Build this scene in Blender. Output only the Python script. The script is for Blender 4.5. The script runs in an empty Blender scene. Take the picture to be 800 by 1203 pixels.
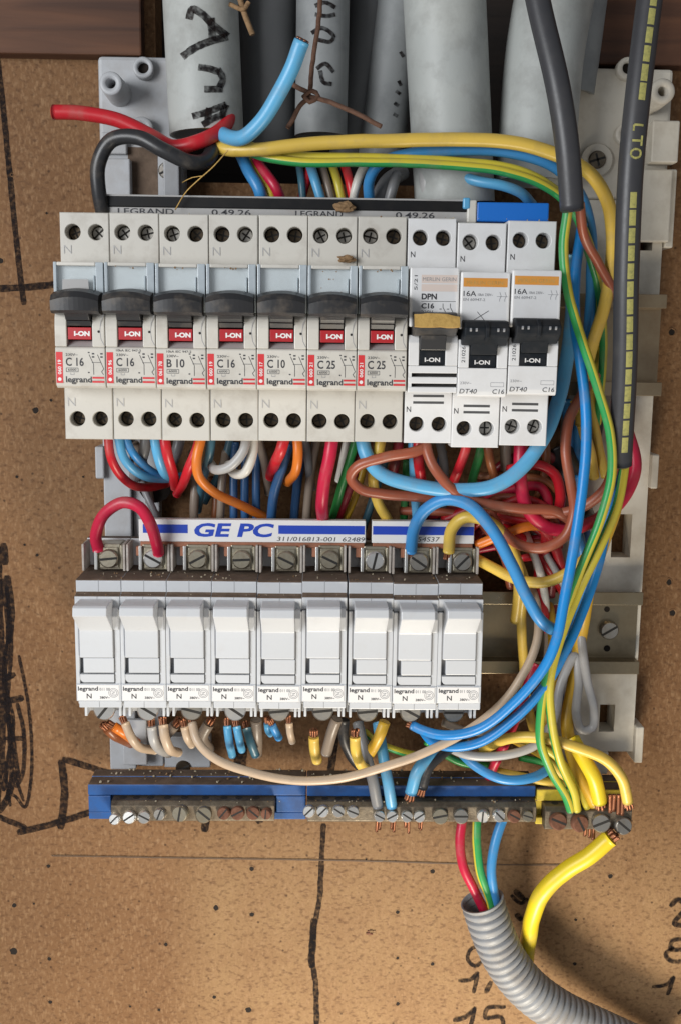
import bpy, bmesh, math, random
from mathutils import Vector, Matrix, noise
random.seed(11)
S = 0.001                                   # everything below is in millimetres
COL = bpy.context.scene.collection
# ------------------------------------------------------------------ camera
FPX, CX, CY, CAMD = 1250.0, 400.0, 601.5, 442.0      # focal length in photo pixels, centre, mm from the board
N_ = Vector((372 - CX, 400 - CY, FPX)).normalized()
r_ = math.radians(0.7)
X_ = Vector((math.cos(r_), math.sin(r_), 0)); X_ = (X_ - X_.dot(N_) * N_).normalized()
D_ = N_.cross(X_)

def at(px, py, h):
    """photo pixel + height above the board (mm) -> point in the place (mm)"""
    d = Vector(((px - CX) / FPX, (py - CY) / FPX, 1.0))
    w = Vector((d.dot(X_), d.dot(N_), -d.dot(D_)))
    t = (CAMD - h) / w.y
    return Vector((w.x * t, -h, w.z * t))

def mmpx(p):
    v = Vector(p) - Vector((0, -CAMD, 0))
    return (v.x * X_.z + v.y * N_.z - v.z * D_.z) / FPX

cd = bpy.data.cameras.new('camera'); cam = bpy.data.objects.new('camera', cd); COL.objects.link(cam)
cd.sensor_fit = 'HORIZONTAL'; cd.sensor_width = 36; cd.lens = 36 * FPX / 800
cd.clip_start = 0.01; cd.clip_end = 20
right = Vector((X_.x, N_.x, -D_.x)); down = Vector((X_.y, N_.y, -D_.y)); fwd = Vector((X_.z, N_.z, -D_.z))
m = Matrix((right, -down, -fwd)).transposed().to_4x4(); m.translation = Vector((0, -CAMD * S, 0))
cam.matrix_world = m
scn = bpy.context.scene
scn.camera = cam
# ------------------------------------------------------------------ light
scn.view_settings.view_transform = 'Standard'; scn.view_settings.look = 'None'
scn.view_settings.gamma = 1; scn.view_settings.exposure = 0.32
wd = bpy.data.worlds.new('World'); scn.world = wd; wd.use_nodes = True
wd.node_tree.nodes['Background'].inputs[0].default_value = (0.92, 0.95, 1.0, 1)
wd.node_tree.nodes['Background'].inputs[1].default_value = 0.20

def area(name, loc, target, size, power, col):
    l = bpy.data.lights.new(name, 'AREA'); l.shape = 'DISK'; l.size = size * S; l.energy = power; l.color = col
    o = bpy.data.objects.new(name, l); COL.objects.link(o)
    o.location = Vector(loc) * S
    o.rotation_euler = (Vector(target) - Vector(loc)).to_track_quat('-Z', 'Y').to_euler()
    return o
area('key_lamp', (62, -225, -455), (50, 0, -190), 105, 1.25, (1.0, 0.90, 0.74))
area('side_lamp', (-520, -620, 60), (0, 0, -20), 420, 4.4, (0.96, 0.98, 1.0))

# ------------------------------------------------------------------ materials
def mat(name, col, rough=.4, metal=0.0, dirt=0.0, dirtcol=(.10, .065, .04), scale=120, bump=0.0, bscale=900, spec=.5, coat=0.0, lo=.45, hi=.7, trans=0.0, vary=.035):
    M = bpy.data.materials.new(name); M.use_nodes = True
    nt = M.node_tree; b = nt.nodes['Principled BSDF']
    b.inputs['Base Color'].default_value = (*col, 1); b.inputs['Roughness'].default_value = rough
    b.inputs['Metallic'].default_value = metal; b.inputs['Specular IOR Level'].default_value = spec
    b.inputs['Coat Weight'].default_value = coat
    tc = nt.nodes.new('ShaderNodeTexCoord')
    if dirt > 0:
        n = nt.nodes.new('ShaderNodeTexNoise'); n.inputs['Scale'].default_value = scale; n.inputs['Detail'].default_value = 5
        n.inputs['Roughness'].default_value = .65
        nt.links.new(tc.outputs['Object'], n.inputs['Vector'])
        oi = nt.nodes.new('ShaderNodeObjectInfo'); n.noise_dimensions = '4D'
        mw = nt.nodes.new('ShaderNodeMath'); mw.operation = 'MULTIPLY'; mw.inputs[1].default_value = 37.0
        nt.links.new(oi.outputs['Random'], mw.inputs[0]); nt.links.new(mw.outputs[0], n.inputs['W'])
        mr = nt.nodes.new('ShaderNodeMapRange'); mr.inputs[1].default_value = lo; mr.inputs[2].default_value = hi
        mr.inputs[3].default_value = 0; mr.inputs[4].default_value = dirt
        nt.links.new(n.outputs['Fac'], mr.inputs[0])
        mx = nt.nodes.new('ShaderNodeMix'); mx.data_type = 'RGBA'
        mx.inputs[6].default_value = (*col, 1); mx.inputs[7].default_value = (*dirtcol, 1)
        nt.links.new(mr.outputs[0], mx.inputs[0])
        hv = nt.nodes.new('ShaderNodeHueSaturation'); vr = nt.nodes.new('ShaderNodeMapRange'); vr.inputs[3].default_value = 1 - vary; vr.inputs[4].default_value = 1 + vary * .6
        nt.links.new(oi.outputs['Random'], vr.inputs[0]); nt.links.new(vr.outputs[0], hv.inputs['Value']); nt.links.new(mx.outputs[2], hv.inputs['Color']); nt.links.new(hv.outputs[0], b.inputs['Base Color'])
        ma = nt.nodes.new('ShaderNodeMath'); ma.operation = 'MULTIPLY_ADD'; ma.inputs[1].default_value = .35; ma.inputs[2].default_value = rough
        nt.links.new(mr.outputs[0], ma.inputs[0]); nt.links.new(ma.outputs[0], b.inputs['Roughness'])
    if bump > 0:
        n2 = nt.nodes.new('ShaderNodeTexNoise'); n2.inputs['Scale'].default_value = bscale; n2.inputs['Detail'].default_value = 3
        nt.links.new(tc.outputs['Object'], n2.inputs['Vector'])
        bp = nt.nodes.new('ShaderNodeBump'); bp.inputs['Strength'].default_value = bump; bp.inputs['Distance'].default_value = .0004
        nt.links.new(n2.outputs['Fac'], bp.inputs['Height']); nt.links.new(bp.outputs[0], b.inputs['Normal'])
    if trans > 0:
        tr = nt.nodes.new('ShaderNodeBsdfTransparent'); tr.inputs[0].default_value = (.95, .965, .97, 1)
        ms = nt.nodes.new('ShaderNodeMixShader'); ms.inputs[0].default_value = trans
        nt.links.new(b.outputs[0], ms.inputs[1]); nt.links.new(tr.outputs[0], ms.inputs[2])
        nt.links.new(ms.outputs[0], nt.nodes['Material Output'].inputs[0])
    return M

def chipboard_material():
    M = bpy.data.materials.new('chipboard'); M.use_nodes = True; nt = M.node_tree; L = nt.links
    b = nt.nodes['Principled BSDF']; b.inputs['Roughness'].default_value = .72; b.inputs['Specular IOR Level'].default_value = .25
    tc = nt.nodes.new('ShaderNodeTexCoord')
    def mapped(sc, rot):
        mp = nt.nodes.new('ShaderNodeMapping'); mp.inputs['Scale'].default_value = sc; mp.inputs['Rotation'].default_value = rot
        L.new(tc.outputs['Object'], mp.inputs[0]); return mp.outputs[0]
    def nz(v, s, d=4, r=.6):
        n = nt.nodes.new('ShaderNodeTexNoise'); n.inputs['Scale'].default_value = s; n.inputs['Detail'].default_value = d; n.inputs['Roughness'].default_value = r
        L.new(v, n.inputs['Vector']); return n.outputs['Fac']
    def vor(v, s):
        n = nt.nodes.new('ShaderNodeTexVoronoi'); n.inputs['Scale'].default_value = s; L.new(v, n.inputs['Vector']); return n
    def rng(x, a, c, d, e):
        r = nt.nodes.new('ShaderNodeMapRange'); L.new(x, r.inputs[0])
        for i, q in enumerate((a, c, d, e)): r.inputs[i + 1].default_value = q
        return r.outputs[0]
    def mix(f, a, c, mode='MIX'):
        x = nt.nodes.new('ShaderNodeMix'); x.data_type = 'RGBA'; x.blend_type = mode
        if isinstance(f, float): x.inputs[0].default_value = f
        else: L.new(f, x.inputs[0])
        for i, q in ((6, a), (7, c)):
            if isinstance(q, tuple): x.inputs[i].default_value = (*q, 1)
            else: L.new(q, x.inputs[i])
        return x.outputs[2]
    def mul(a, c):
        x = nt.nodes.new('ShaderNodeMath'); x.operation = 'MULTIPLY'
        L.new(a, x.inputs[0])
        if isinstance(c, float): x.inputs[1].default_value = c
        else: L.new(c, x.inputs[1])
        return x.outputs[0]
    def sepr(c):
        x = nt.nodes.new('ShaderNodeSeparateColor'); L.new(c, x.inputs[0]); return x.outputs
    obj = tc.outputs['Object']
    big = nz(obj, 9, 4, .55)
    mid = nz(obj, 60, 6, .65)
    fine = nz(obj, 900, 3, .6)
    c = mix(rng(big, .38, .62, 0, 1), (.180, .090, .038), (.245, .130, .058))
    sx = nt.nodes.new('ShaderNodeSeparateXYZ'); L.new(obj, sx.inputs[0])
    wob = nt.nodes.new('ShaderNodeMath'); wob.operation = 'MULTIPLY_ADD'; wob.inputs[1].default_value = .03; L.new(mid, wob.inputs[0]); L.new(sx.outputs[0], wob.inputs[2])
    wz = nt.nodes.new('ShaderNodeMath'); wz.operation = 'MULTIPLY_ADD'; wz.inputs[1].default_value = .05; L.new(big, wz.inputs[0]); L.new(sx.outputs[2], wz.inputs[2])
    low_ = rng(wz.outputs[0], -.15, -.22, 0, 1)                     # paler low board: brighter lamplight painted in, plus real cleaned patches
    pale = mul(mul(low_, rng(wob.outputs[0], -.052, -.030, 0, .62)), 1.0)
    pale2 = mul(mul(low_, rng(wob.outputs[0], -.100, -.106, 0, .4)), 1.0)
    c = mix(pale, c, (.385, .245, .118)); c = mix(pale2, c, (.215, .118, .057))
    c = mix(rng(mid, .35, .7, 0, .55), c, (.205, .104, .046))
    for sc, rot, s, colr, lo, amt in (((1, 1, .38), (0, .6, 0), 900, (.34, .20, .10), .78, .5), ((1, 1, .33), (0, -.5, 0), 1150, (.32, .185, .092), .78, .5),
                                      ((.4, 1, 1), (0, .25, 0), 950, (.13, .062, .029), .80, .5), ((1, 1, .5), (0, 1.2, 0), 600, (.36, .22, .115), .92, .5)):
        v = vor(mapped(sc, rot), s); o = sepr(v.outputs['Color'])
        f = mul(rng(o[0], lo, lo + .04, 0, amt), rng(v.outputs['Distance'], .25, .55, 1, 0))
        c = mix(f, c, colr)
    v = vor(obj, 210); o = sepr(v.outputs['Color'])
    f = mul(rng(o[1], .78, .80, 0, .85), rng(v.outputs['Distance'], .07, .15, 1, 0))
    c = mix(f, c, (.05, .025, .012))
    c = mix(rng(nz(mapped((1, 1, .6), (0, .4, 0)), 620, 2, .5), .5, .72, 0, .45), c, (.36, .22, .115))
    c = mix(rng(nz(mapped((.7, 1, 1), (0, .9, 0)), 560, 2, .5), .52, .72, 0, .65), c, (.085, .038, .016))
    c = mix(rng(fine, .3, .75, 0, .3), c, (.105, .048, .020))
    L.new(c, b.inputs['Base Color'])
    bp = nt.nodes.new('ShaderNodeBump'); bp.inputs['Strength'].default_value = .35; bp.inputs['Distance'].default_value = .0006
    hs = nt.nodes.new('ShaderNodeMath'); L.new(fine, hs.inputs[0]); L.new(mid, hs.inputs[1])
    L.new(hs.outputs[0], bp.inputs['Height']); L.new(bp.outputs[0], b.inputs['Normal'])
    return M

def wood_material(name, c1, c2):
    M = bpy.data.materials.new(name); M.use_nodes = True; nt = M.node_tree; L = nt.links
    b = nt.nodes['Principled BSDF']; b.inputs['Roughness'].default_value = .7
    tc = nt.nodes.new('ShaderNodeTexCoord'); mp = nt.nodes.new('ShaderNodeMapping'); mp.inputs['Scale'].default_value = (9, 50, 140)
    L.new(tc.outputs['Object'], mp.inputs[0])
    n = nt.nodes.new('ShaderNodeTexNoise'); n.inputs['Scale'].default_value = 1; n.inputs['Detail'].default_value = 8; n.inputs['Distortion'].default_value = .8
    L.new(mp.outputs[0], n.inputs['Vector'])
    cr = nt.nodes.new('ShaderNodeValToRGB'); cr.color_ramp.elements[0].position = .32; cr.color_ramp.elements[1].position = .68
    cr.color_ramp.elements[0].color = (*c1, 1); cr.color_ramp.elements[1].color = (*c2, 1)
    L.new(n.outputs['Fac'], cr.inputs[0]); L.new(cr.outputs[0], b.inputs['Base Color'])
    bp = nt.nodes.new('ShaderNodeBump'); bp.inputs['Strength'].default_value = .4; bp.inputs['Distance'].default_value = .001
    L.new(n.outputs['Fac'], bp.inputs['Height']); L.new(bp.outputs[0], b.inputs['Normal'])
    return M

M = {}
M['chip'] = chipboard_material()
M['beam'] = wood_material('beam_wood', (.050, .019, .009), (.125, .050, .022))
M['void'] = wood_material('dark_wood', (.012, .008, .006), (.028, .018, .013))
M['ink'] = mat('marker_ink', (.010, .008, .009), .7, spec=.08, dirt=.2, dirtcol=(.09, .05, .03), scale=260)
nt = M['ink'].node_tree; tr = nt.nodes.new('ShaderNodeBsdfTransparent'); ms = nt.nodes.new('ShaderNodeMixShader'); tc = nt.nodes.new('ShaderNodeTexCoord')
n1 = nt.nodes.new('ShaderNodeTexNoise'); n1.inputs['Scale'].default_value = 620; n1.inputs['Detail'].default_value = 3
mr = nt.nodes.new('ShaderNodeMapRange'); mr.inputs[1].default_value = .46; mr.inputs[2].default_value = .72; mr.inputs[1].default_value = .40; mr.inputs[3].default_value = .14; mr.inputs[4].default_value = .72
nt.links.new(tc.outputs['Object'], n1.inputs['Vector']); nt.links.new(n1.outputs['Fac'], mr.inputs[0]); nt.links.new(mr.outputs[0], ms.inputs[0])
nt.links.new(nt.nodes['Principled BSDF'].outputs[0], ms.inputs[1]); nt.links.new(tr.outputs[0], ms.inputs[2]); nt.links.new(ms.outputs[0], nt.nodes['Material Output'].inputs[0])
M['pencil'] = mat('pencil', (.10, .06, .035), .7)
M['hole'] = mat('nail_hole_dark', (.012, .007, .004), .9)
W1 = dict(dirt=.16, dirtcol=(.42, .38, .33), scale=120, bump=.05)
M['white'] = mat('breaker_white_plastic', (.765, .785, .815), .33, **W1)
M['cream'] = mat('breaker_cream_plastic', (.77, .765, .76), .40, **W1)
M['fuse'] = mat('fuse_white_plastic', (.60, .612, .63), .36, dirt=.25, dirtcol=(.45, .40, .36), scale=140, bump=.05, lo=.52, hi=.75)
M['fuse2'] = mat('fuse_carrier_plastic', (.61, .622, .64), .34, dirt=.18, dirtcol=(.5, .46, .43), scale=200, bump=.04, lo=.55, hi=.75)
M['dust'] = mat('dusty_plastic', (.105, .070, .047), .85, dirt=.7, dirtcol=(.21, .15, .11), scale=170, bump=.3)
M['dustlight'] = mat('lightly_soiled_plastic', (.50, .455, .41), .6, dirt=.7, dirtcol=(.27, .21, .165), scale=260, lo=.4, hi=.7)
M['gap'] = mat('dark_gap', (.02, .018, .016), .8)
M['greyplate'] = mat('grey_plastic', (.43, .44, .455), .45, dirt=.45, dirtcol=(.25, .21, .17), scale=70, bump=.08)
M['warmplate'] = mat('aged_grey_plastic', (.62, .575, .49), .45, dirt=.5, dirtcol=(.27, .21, .14), scale=60, bump=.08)
M['rail'] = mat('passivated_steel', (.40, .33, .22), .27, metal=.92, dirt=.6, dirtcol=(.13, .10, .065), scale=60, bump=.05, lo=.35, hi=.7)
M['rustyrail'] = mat('browned_steel', (.40, .315, .205), .30, metal=.85, dirt=.55, dirtcol=(.17, .095, .05), scale=45, bump=.06, lo=.35, hi=.65)
M['paper'] = mat('label_paper', (.74, .755, .755), .55, dirt=.2, dirtcol=(.45, .43, .4), scale=150)
M['cover'] = mat('clear_blue_plastic', (.66, .70, .72), .15, trans=.9)
M['coveredge'] = mat('blue_tinted_edge', (.44, .49, .52), .2, dirt=.2, dirtcol=(.15, .17, .18), scale=300)
M['black'] = mat('black_toggle_plastic', (.004, .004, .0045), .45, spec=.09, dirt=.15, dirtcol=(.03, .026, .022), scale=160, bump=.05)
M['dkgrey'] = mat('dark_grey_toggle_plastic', (.012, .015, .019), .5, spec=.16, dirt=.25, dirtcol=(.09, .08, .075), scale=200)
M['redflag'] = mat('red_flag', (.42, .012, .018), .4, dirt=.3, dirtcol=(.3, .03, .03), scale=300)
M['print'] = mat('black_print', (.035, .035, .04), .6)
M['printgrey'] = mat('grey_print', (.28, .28, .29), .6)
M['printred'] = mat('red_print', (.62, .03, .035), .5)
M['printwhite'] = mat('white_print', (.80, .78, .76), .5)
M['printblue'] = mat('blue_print', (.015, .06, .46), .45)
M['orangeband'] = mat('orange_band', (.72, .30, .045), .5, dirt=.3, dirtcol=(.6, .36, .15), scale=600)
M['pinkband'] = mat('faded_pink_print', (.72, .60, .53), .55)
M['slotgrey'] = mat('slot_shadow_grey', (.07, .07, .072), .7)
M['notch'] = mat('recess_shadow_plastic', (.13, .13, .135), .6)
M['emboss'] = mat('emboss_shade_and_step_grey', (.43, .42, .41), .45)  # grey puts relief shade into white moulded letters; also colours the slot step
M['sticker'] = mat('torn_card', (.58, .36, .10), .6, dirt=.6, dirtcol=(.30, .16, .04), scale=500, bump=.5)
M['steel'] = mat('dull_steel', (.46, .44, .40), .34, metal=.9, dirt=.5, dirtcol=(.16, .12, .08), scale=240, bump=.1)
M['bright'] = mat('bright_zinc', (.78, .77, .74), .28, metal=.85, dirt=.3, dirtcol=(.3, .26, .2), scale=300)
M['brass'] = mat('dull_brass', (.44, .40, .31), .34, metal=.85, dirt=.6, dirtcol=(.12, .085, .05), scale=180, bump=.1)
M['dirtybar'] = mat('grimy_metal', (.20, .165, .12), .45, metal=.6, dirt=.8, dirtcol=(.05, .035, .025), scale=110, bump=.3, lo=.38, hi=.65)
M['barsteel'] = mat('soiled_bar_metal', (.27, .22, .16), .4, metal=.75, dirt=.8, dirtcol=(.09, .065, .045), scale=130, bump=.2, lo=.38, hi=.65)
M['rust'] = mat('rusted_steel', (.18, .075, .042), .75, metal=.2, dirt=.6, dirtcol=(.075, .03, .018), scale=500, bump=.5)
M['darkscrew'] = mat('dark_terminal_screw', (.10, .075, .05), .36, metal=.8, dirt=.6, dirtcol=(.03, .025, .02), scale=500)
M['copper'] = mat('bare_copper', (.36, .155, .085), .45, metal=.85, dirt=.6, dirtcol=(.25, .10, .05), scale=500)
M['copperdull'] = mat('dull_copper_comb', (.36, .15, .085), .5, metal=.3, dirt=.5, dirtcol=(.15, .07, .045), scale=200)
M['bluecarrier'] = mat('blue_plastic', (.022, .098, .31), .42, dirt=.5, dirtcol=(.02, .03, .07), scale=110, bump=.08)
M['yelcarrier'] = mat('yellow_plastic', (.60, .45, .035), .42, dirt=.6, dirtcol=(.2, .13, .03), scale=140)
M['black2'] = mat('black_busbar_plastic', (.007, .007, .008), .5, spec=.25, dirt=.3, dirtcol=(.03, .025, .02), scale=120)
M['bluetape'] = mat('blue_tape', (.01, .16, .60), .42)
M['pipe'] = mat('grey_pvc_pipe', (.41, .425, .405), .5, dirt=.6, dirtcol=(.22, .215, .20), scale=70, bump=.12)
M['pipedark'] = mat('dark_pvc_pipe', (.11, .113, .115), .5, dirt=.5, dirtcol=(.10, .10, .10), scale=80)
M['pipegrey2'] = mat('mid_grey_pvc_pipe', (.26, .27, .27), .5, dirt=.5, dirtcol=(.10, .11, .12), scale=60)
M['conduit'] = mat('grey_corrugated_plastic', (.27, .275, .285), .48, dirt=.6, dirtcol=(.2, .17, .14), scale=90)
M['cable'] = mat('dark_grey_cable_sheath', (.042, .042, .047), .40, dirt=.25, dirtcol=(.08, .075, .07), scale=150, bump=.05)
M['cableprint'] = mat('yellow_cable_print', (.40, .37, .11), .6, dirt=.7, dirtcol=(.15, .16, .07), scale=900)
M['crumb'] = mat('brown_crumb', (.28, .17, .085), .9, dirt=.6, dirtcol=(.12, .07, .03), scale=600, bump=.8)
M['tie'] = mat('rusty_tie_wire', (.13, .065, .040), .8, metal=.2, dirt=.6, dirtcol=(.06, .03, .02), scale=600, bump=.4)
M['mastic'] = mat('bare_fibre', (.42, .36, .26), .8)
WD = dict(dirt=.42, dirtcol=(.24, .19, .14), scale=110, lo=.5, hi=.78, bump=.03, bscale=500)
for k, c in dict(red=(.56, .014, .024), crimson=(.50, .012, .048), darkred=(.24, .012, .022), blue=(.008, .21, .56), midblue=(.045, .25, .55), sky=(.10, .36, .60), teal=(.05, .14, .19), navy=(.03, .10, .24),
                 yellow=(.74, .50, .085), deepyellow=(.60, .36, .03), brightyellow=(.74, .56, .02), brown=(.33, .085, .042), orange=(.72, .19, .02), rustbrown=(.26, .085, .03), beige=(.56, .42, .295), taupe=(.24, .19, .15),
                 grey=(.20, .20, .205), ltgrey=(.42, .41, .40), white=(.62, .59, .53), black=(.024, .024, .026), green=(.03, .26, .06), gygreen=(.03, .30, .08), gyyellow=(.62, .52, .05)).items():
    M[k] = mat(k + '_wire_sheath', c, .36, vary=.1, **WD)

# ------------------------------------------------------------------ mesh builder
class MB:
    def __init__(s): s.v = []; s.f = []; s.m = []; s.s = []
    def add(s, vs, fs, mi=0, sm=False):
        b = len(s.v); s.v += [tuple(q) for q in vs]
        for f in fs: s.f.append([b + i for i in f]); s.m.append(mi); s.s.append(sm)
    def bm(s, bmx, mi=0, sm=False):
        bmx.verts.index_update()
        s.add([q.co[:] for q in bmx.verts], [[q.index for q in f.verts] for f in bmx.faces], mi, sm); bmx.free()
    def box(s, x0, x1, h0, h1, z0, z1, bev=.35, mi=0, seg=2, topmi=None):
        """box between heights h0 < h1 above the board"""
        b = bmesh.new(); bmesh.ops.create_cube(b, size=1)
        for q in b.verts:
            q.co = Vector(((x0 + x1) / 2 + q.co.x * (x1 - x0), -(h0 + h1) / 2 + q.co.y * (h1 - h0), (z0 + z1) / 2 + q.co.z * (z1 - z0)))
        if bev: bmesh.ops.bevel(b, geom=b.edges[:], offset=min(bev, .45 * min(x1 - x0, h1 - h0, z1 - z0)), segments=seg, affect='EDGES', profile=.5)
        n0 = len(s.f); b.normal_update(); up = [f.normal.z > .8 for f in b.faces]
        s.bm(b, mi)
        if topmi is not None:
            for i, u in enumerate(up):
                if u: s.m[n0 + i] = topmi
    def prism(s, prof, x0, x1, bev=.3, mi=0, seg=2, upmi=None):
        """profile of (h, z) points extruded along x"""
        b = bmesh.new(); A = [b.verts.new((x0, -h, z)) for h, z in prof]; B = [b.verts.new((x1, -h, z)) for h, z in prof]
        b.faces.new(A); b.faces.new(B[::-1]); n = len(prof)
        for i in range(n): b.faces.new((A[i], B[i], B[(i + 1) % n], A[(i + 1) % n]))
        bmesh.ops.recalc_face_normals(b, faces=b.faces[:])
        if bev: bmesh.ops.bevel(b, geom=b.edges[:], offset=bev, segments=seg, affect='EDGES', profile=.5)
        n0 = len(s.f); b.normal_update(); up = [f.normal.z > .55 for f in b.faces]
        s.bm(b, mi)
        if upmi is not None:
            for i, u in enumerate(up):
                if u: s.m[n0 + i] = upmi
    def cyl(s, c, axis, r, l, n=20, mi=0, r2=None, bev=0, inner=None):
        """cylinder from point c along axis (length l); inner: bore radius"""
        a = Vector(axis).normalized(); u = a.orthogonal().normalized(); w = a.cross(u); c = Vector(c); r2 = r if r2 is None else r2
        ring = lambda q, rr: [q + (u * math.cos(2 * math.pi * i / n) + w * math.sin(2 * math.pi * i / n)) * rr for i in range(n)]
        rs = [(0, r), (l - bev, r2), (l, r2 - bev)] if bev else [(0, r), (l, r2)]
        if inner: rs += [(l, inner), (l * .3, inner)]
        vs = []
        for d, rr in rs: vs += ring(c + a * d, rr)
        fs = []; k = len(rs)
        for j in range(k - 1):
            for i in range(n): fs.append((j * n + i, j * n + (i + 1) % n, (j + 1) * n + (i + 1) % n, (j + 1) * n + i))
        s.add(vs, fs, mi, True)
        s.add(ring(c + a * rs[-1][0], rs[-1][1]), [list(range(n))], mi, False)
    def build(s, name, mats, parent=None, origin=(0, 0, 0), loc=None):
        me = bpy.data.meshes.new(name)
        o_ = Vector(origin)
        me.from_pydata([((x - o_.x) * S, (y - o_.y) * S, (z - o_.z) * S) for x, y, z in s.v], [], s.f)
        for q in (mats if isinstance(mats, (list, tuple)) else [mats]): me.materials.append(M[q])
        me.polygons.foreach_set('material_index', s.m); me.polygons.foreach_set('use_smooth', s.s); me.update()
        ob = bpy.data.objects.new(name, me); COL.objects.link(ob)
        if parent: ob.parent = parent
        else: ob.location = o_ * S
        return ob

def tag(o, label=None, cat=None, group=None, kind=None):
    for k, v in (('label', label), ('category', cat), ('group', group), ('kind', kind)):
        if v: o[k] = v
    return o

def thing(name, loc, label, cat, group=None):
    o = bpy.data.objects.new(name, None); COL.objects.link(o); o.location = Vector(loc) * S; o.empty_display_size = .01
    return tag(o, label, cat, group)

def link_copy(o, parent, dx=None):
    c = o.copy(); COL.objects.link(c); c.parent = parent; return c

# ---- curves, tubes
def spline(P, step=1.4):
    P = [Vector(p) for p in P]
    if len(P) == 2: P = [P[0], (P[0] + P[1]) / 2, P[1]]
    Q = [2 * P[0] - P[1]] + P + [2 * P[-1] - P[-2]]; out = []
    for i in range(1, len(Q) - 2):
        a, b, c, d = Q[i - 1:i + 3]; L = (c - b).length; k = max(2, int(L / step))
        t0 = 0; t1 = max((b - a).length, .01) ** .5; t2 = t1 + max(L, .01) ** .5; t3 = t2 + max((d - c).length, .01) ** .5
        for j in range(k):
            t = t1 + (t2 - t1) * j / k
            A1 = a * ((t1 - t) / (t1 - t0)) + b * ((t - t0) / (t1 - t0)); A2 = b * ((t2 - t) / (t2 - t1)) + c * ((t - t1) / (t2 - t1)); A3 = c * ((t3 - t) / (t3 - t2)) + d * ((t - t2) / (t3 - t2))
            B1 = A1 * ((t2 - t) / (t2 - t0)) + A2 * ((t - t0) / (t2 - t0)); B2 = A2 * ((t3 - t) / (t3 - t1)) + A3 * ((t - t1) / (t3 - t1))
            out.append(B1 * ((t2 - t) / (t2 - t1)) + B2 * ((t - t1) / (t2 - t1)))
    out.append(P[-1]); return out

def frames(C, ref=Vector((0, -1, 0))):
    F = []; n = None
    for i, p in enumerate(C):
        t = (C[min(i + 1, len(C) - 1)] - C[max(i - 1, 0)]).normalized()
        if n is None:
            n = ref - t * ref.dot(t)
            n = n.normalized() if n.length > .1 else t.orthogonal().normalized()
        else: n = (n - t * n.dot(t)).normalized()
        F.append((p, t, n, t.cross(n)))
    return F

def tube(mb, C, r, n=14, mi=0, stripe=None, capmi=None, ref=Vector((0, -1, 0)), radf=None, tw=0.0):
    """tube along the sampled line C; stripe=(material, from deg, to deg)"""
    F = frames(C, ref); vs = []
    for i, (p, t, a, b) in enumerate(F):
        rr = r if radf is None else radf(i, r)
        for j in range(n):
            an = 2 * math.pi * j / n + tw * i; vs.append(p + (a * math.cos(an) + b * math.sin(an)) * rr)
    for i in range(len(F) - 1):
        for j in range(n):
            q = mi
            if stripe and (stripe[1] <= 360 * (j + .5) / n < stripe[2] or stripe[1] <= 360 * (j + .5) / n + 360 < stripe[2]): q = stripe[0]
            mb.m.append(q); mb.s.append(True)
            b0 = len(mb.v); mb.f.append([b0 + i * n + j, b0 + (i + 1) * n + j, b0 + (i + 1) * n + (j + 1) % n, b0 + i * n + (j + 1) % n])
    b0 = len(mb.v); mb.v += [tuple(q) for q in vs]
    # rounded rims and caps
    for k, sg in ((0, -1), (len(F) - 1, 1)):
        p, t, a, b = F[k]; rr = r * .72
        ring = [p + t * sg * r * .18 + (a * math.cos(2 * math.pi * j / n + tw * k) + b * math.sin(2 * math.pi * j / n + tw * k)) * rr for j in range(n)]
        bb = len(mb.v); mb.v += [tuple(q) for q in ring]
        for j in range(n):
            f = [b0 + k * n + j, b0 + k * n + (j + 1) % n, bb + (j + 1) % n, bb + j]
            mb.f.append(f if sg > 0 else f[::-1]); mb.m.append(mi); mb.s.append(True)
        mb.f.append([bb + j for j in (range(n) if sg > 0 else range(n - 1, -1, -1))]); mb.m.append(mi if capmi is None else capmi); mb.s.append(False)

def px_line(pts): return [at(*p) for p in pts]

def wire(name, label, m_, dpx, pts, ends='', group=None, stripe=None, cat='wire', tw=0.0, elen=3.2):
    """a wire through photo points (x, y, height mm), dpx thick in the picture; ends: s/e show bare copper"""
    C = px_line(pts); mid = C[len(C) // 2]; r = dpx * .95 / 2 * mmpx(mid)
    C = spline(C)
    mb = MB(); sd = random.random() * 50
    wob = lambda i, q: q * (1 + .018 * noise.noise(Vector((i * .13, sd, 0))))
    C = [c + Vector((noise.noise(Vector((i * .045, sd, 1))), noise.noise(Vector((i * .045, sd, 7))), noise.noise(Vector((i * .045, sd, 3))))) * r * .2 + Vector((noise.noise(Vector((i * .16, sd, 21))), 0, noise.noise(Vector((i * .16, sd, 33))))) * r * .07 for i, c in enumerate(C)]
    st = None
    if stripe: st = (1, stripe[0], stripe[1])
    tube(mb, C, r, 16 if dpx > 9 else 12, 0, stripe=st, radf=wob, tw=tw)
    o = mb.build(name, [m_] if not stripe else [m_, 'gygreen'], origin=C[0])
    tag(o, label, cat, group)
    for ch in ends:
        a, b = (C[0], C[1]) if ch == 's' else (C[-1], C[-2])
        t = (a - b).normalized(); e = MB(); u = t.orthogonal().normalized(); w = t.cross(u)
        for k in range(8):
            q = k * 2 * math.pi / 7; off = (u * math.cos(q) + w * math.sin(q)) * r * (.52 if k < 7 else 0); off2 = off * (1.0 + random.uniform(-.1, .35))
            tube(e, spline([a - t * .3 + off, a + t * elen * .5 + off2, a + t * elen * random.uniform(.85, 1.1) + off2 * 1.05], .8), r * .235, 6)
        e.build('bare_copper_end', 'copper', o, origin=C[0])
    return o

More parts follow.
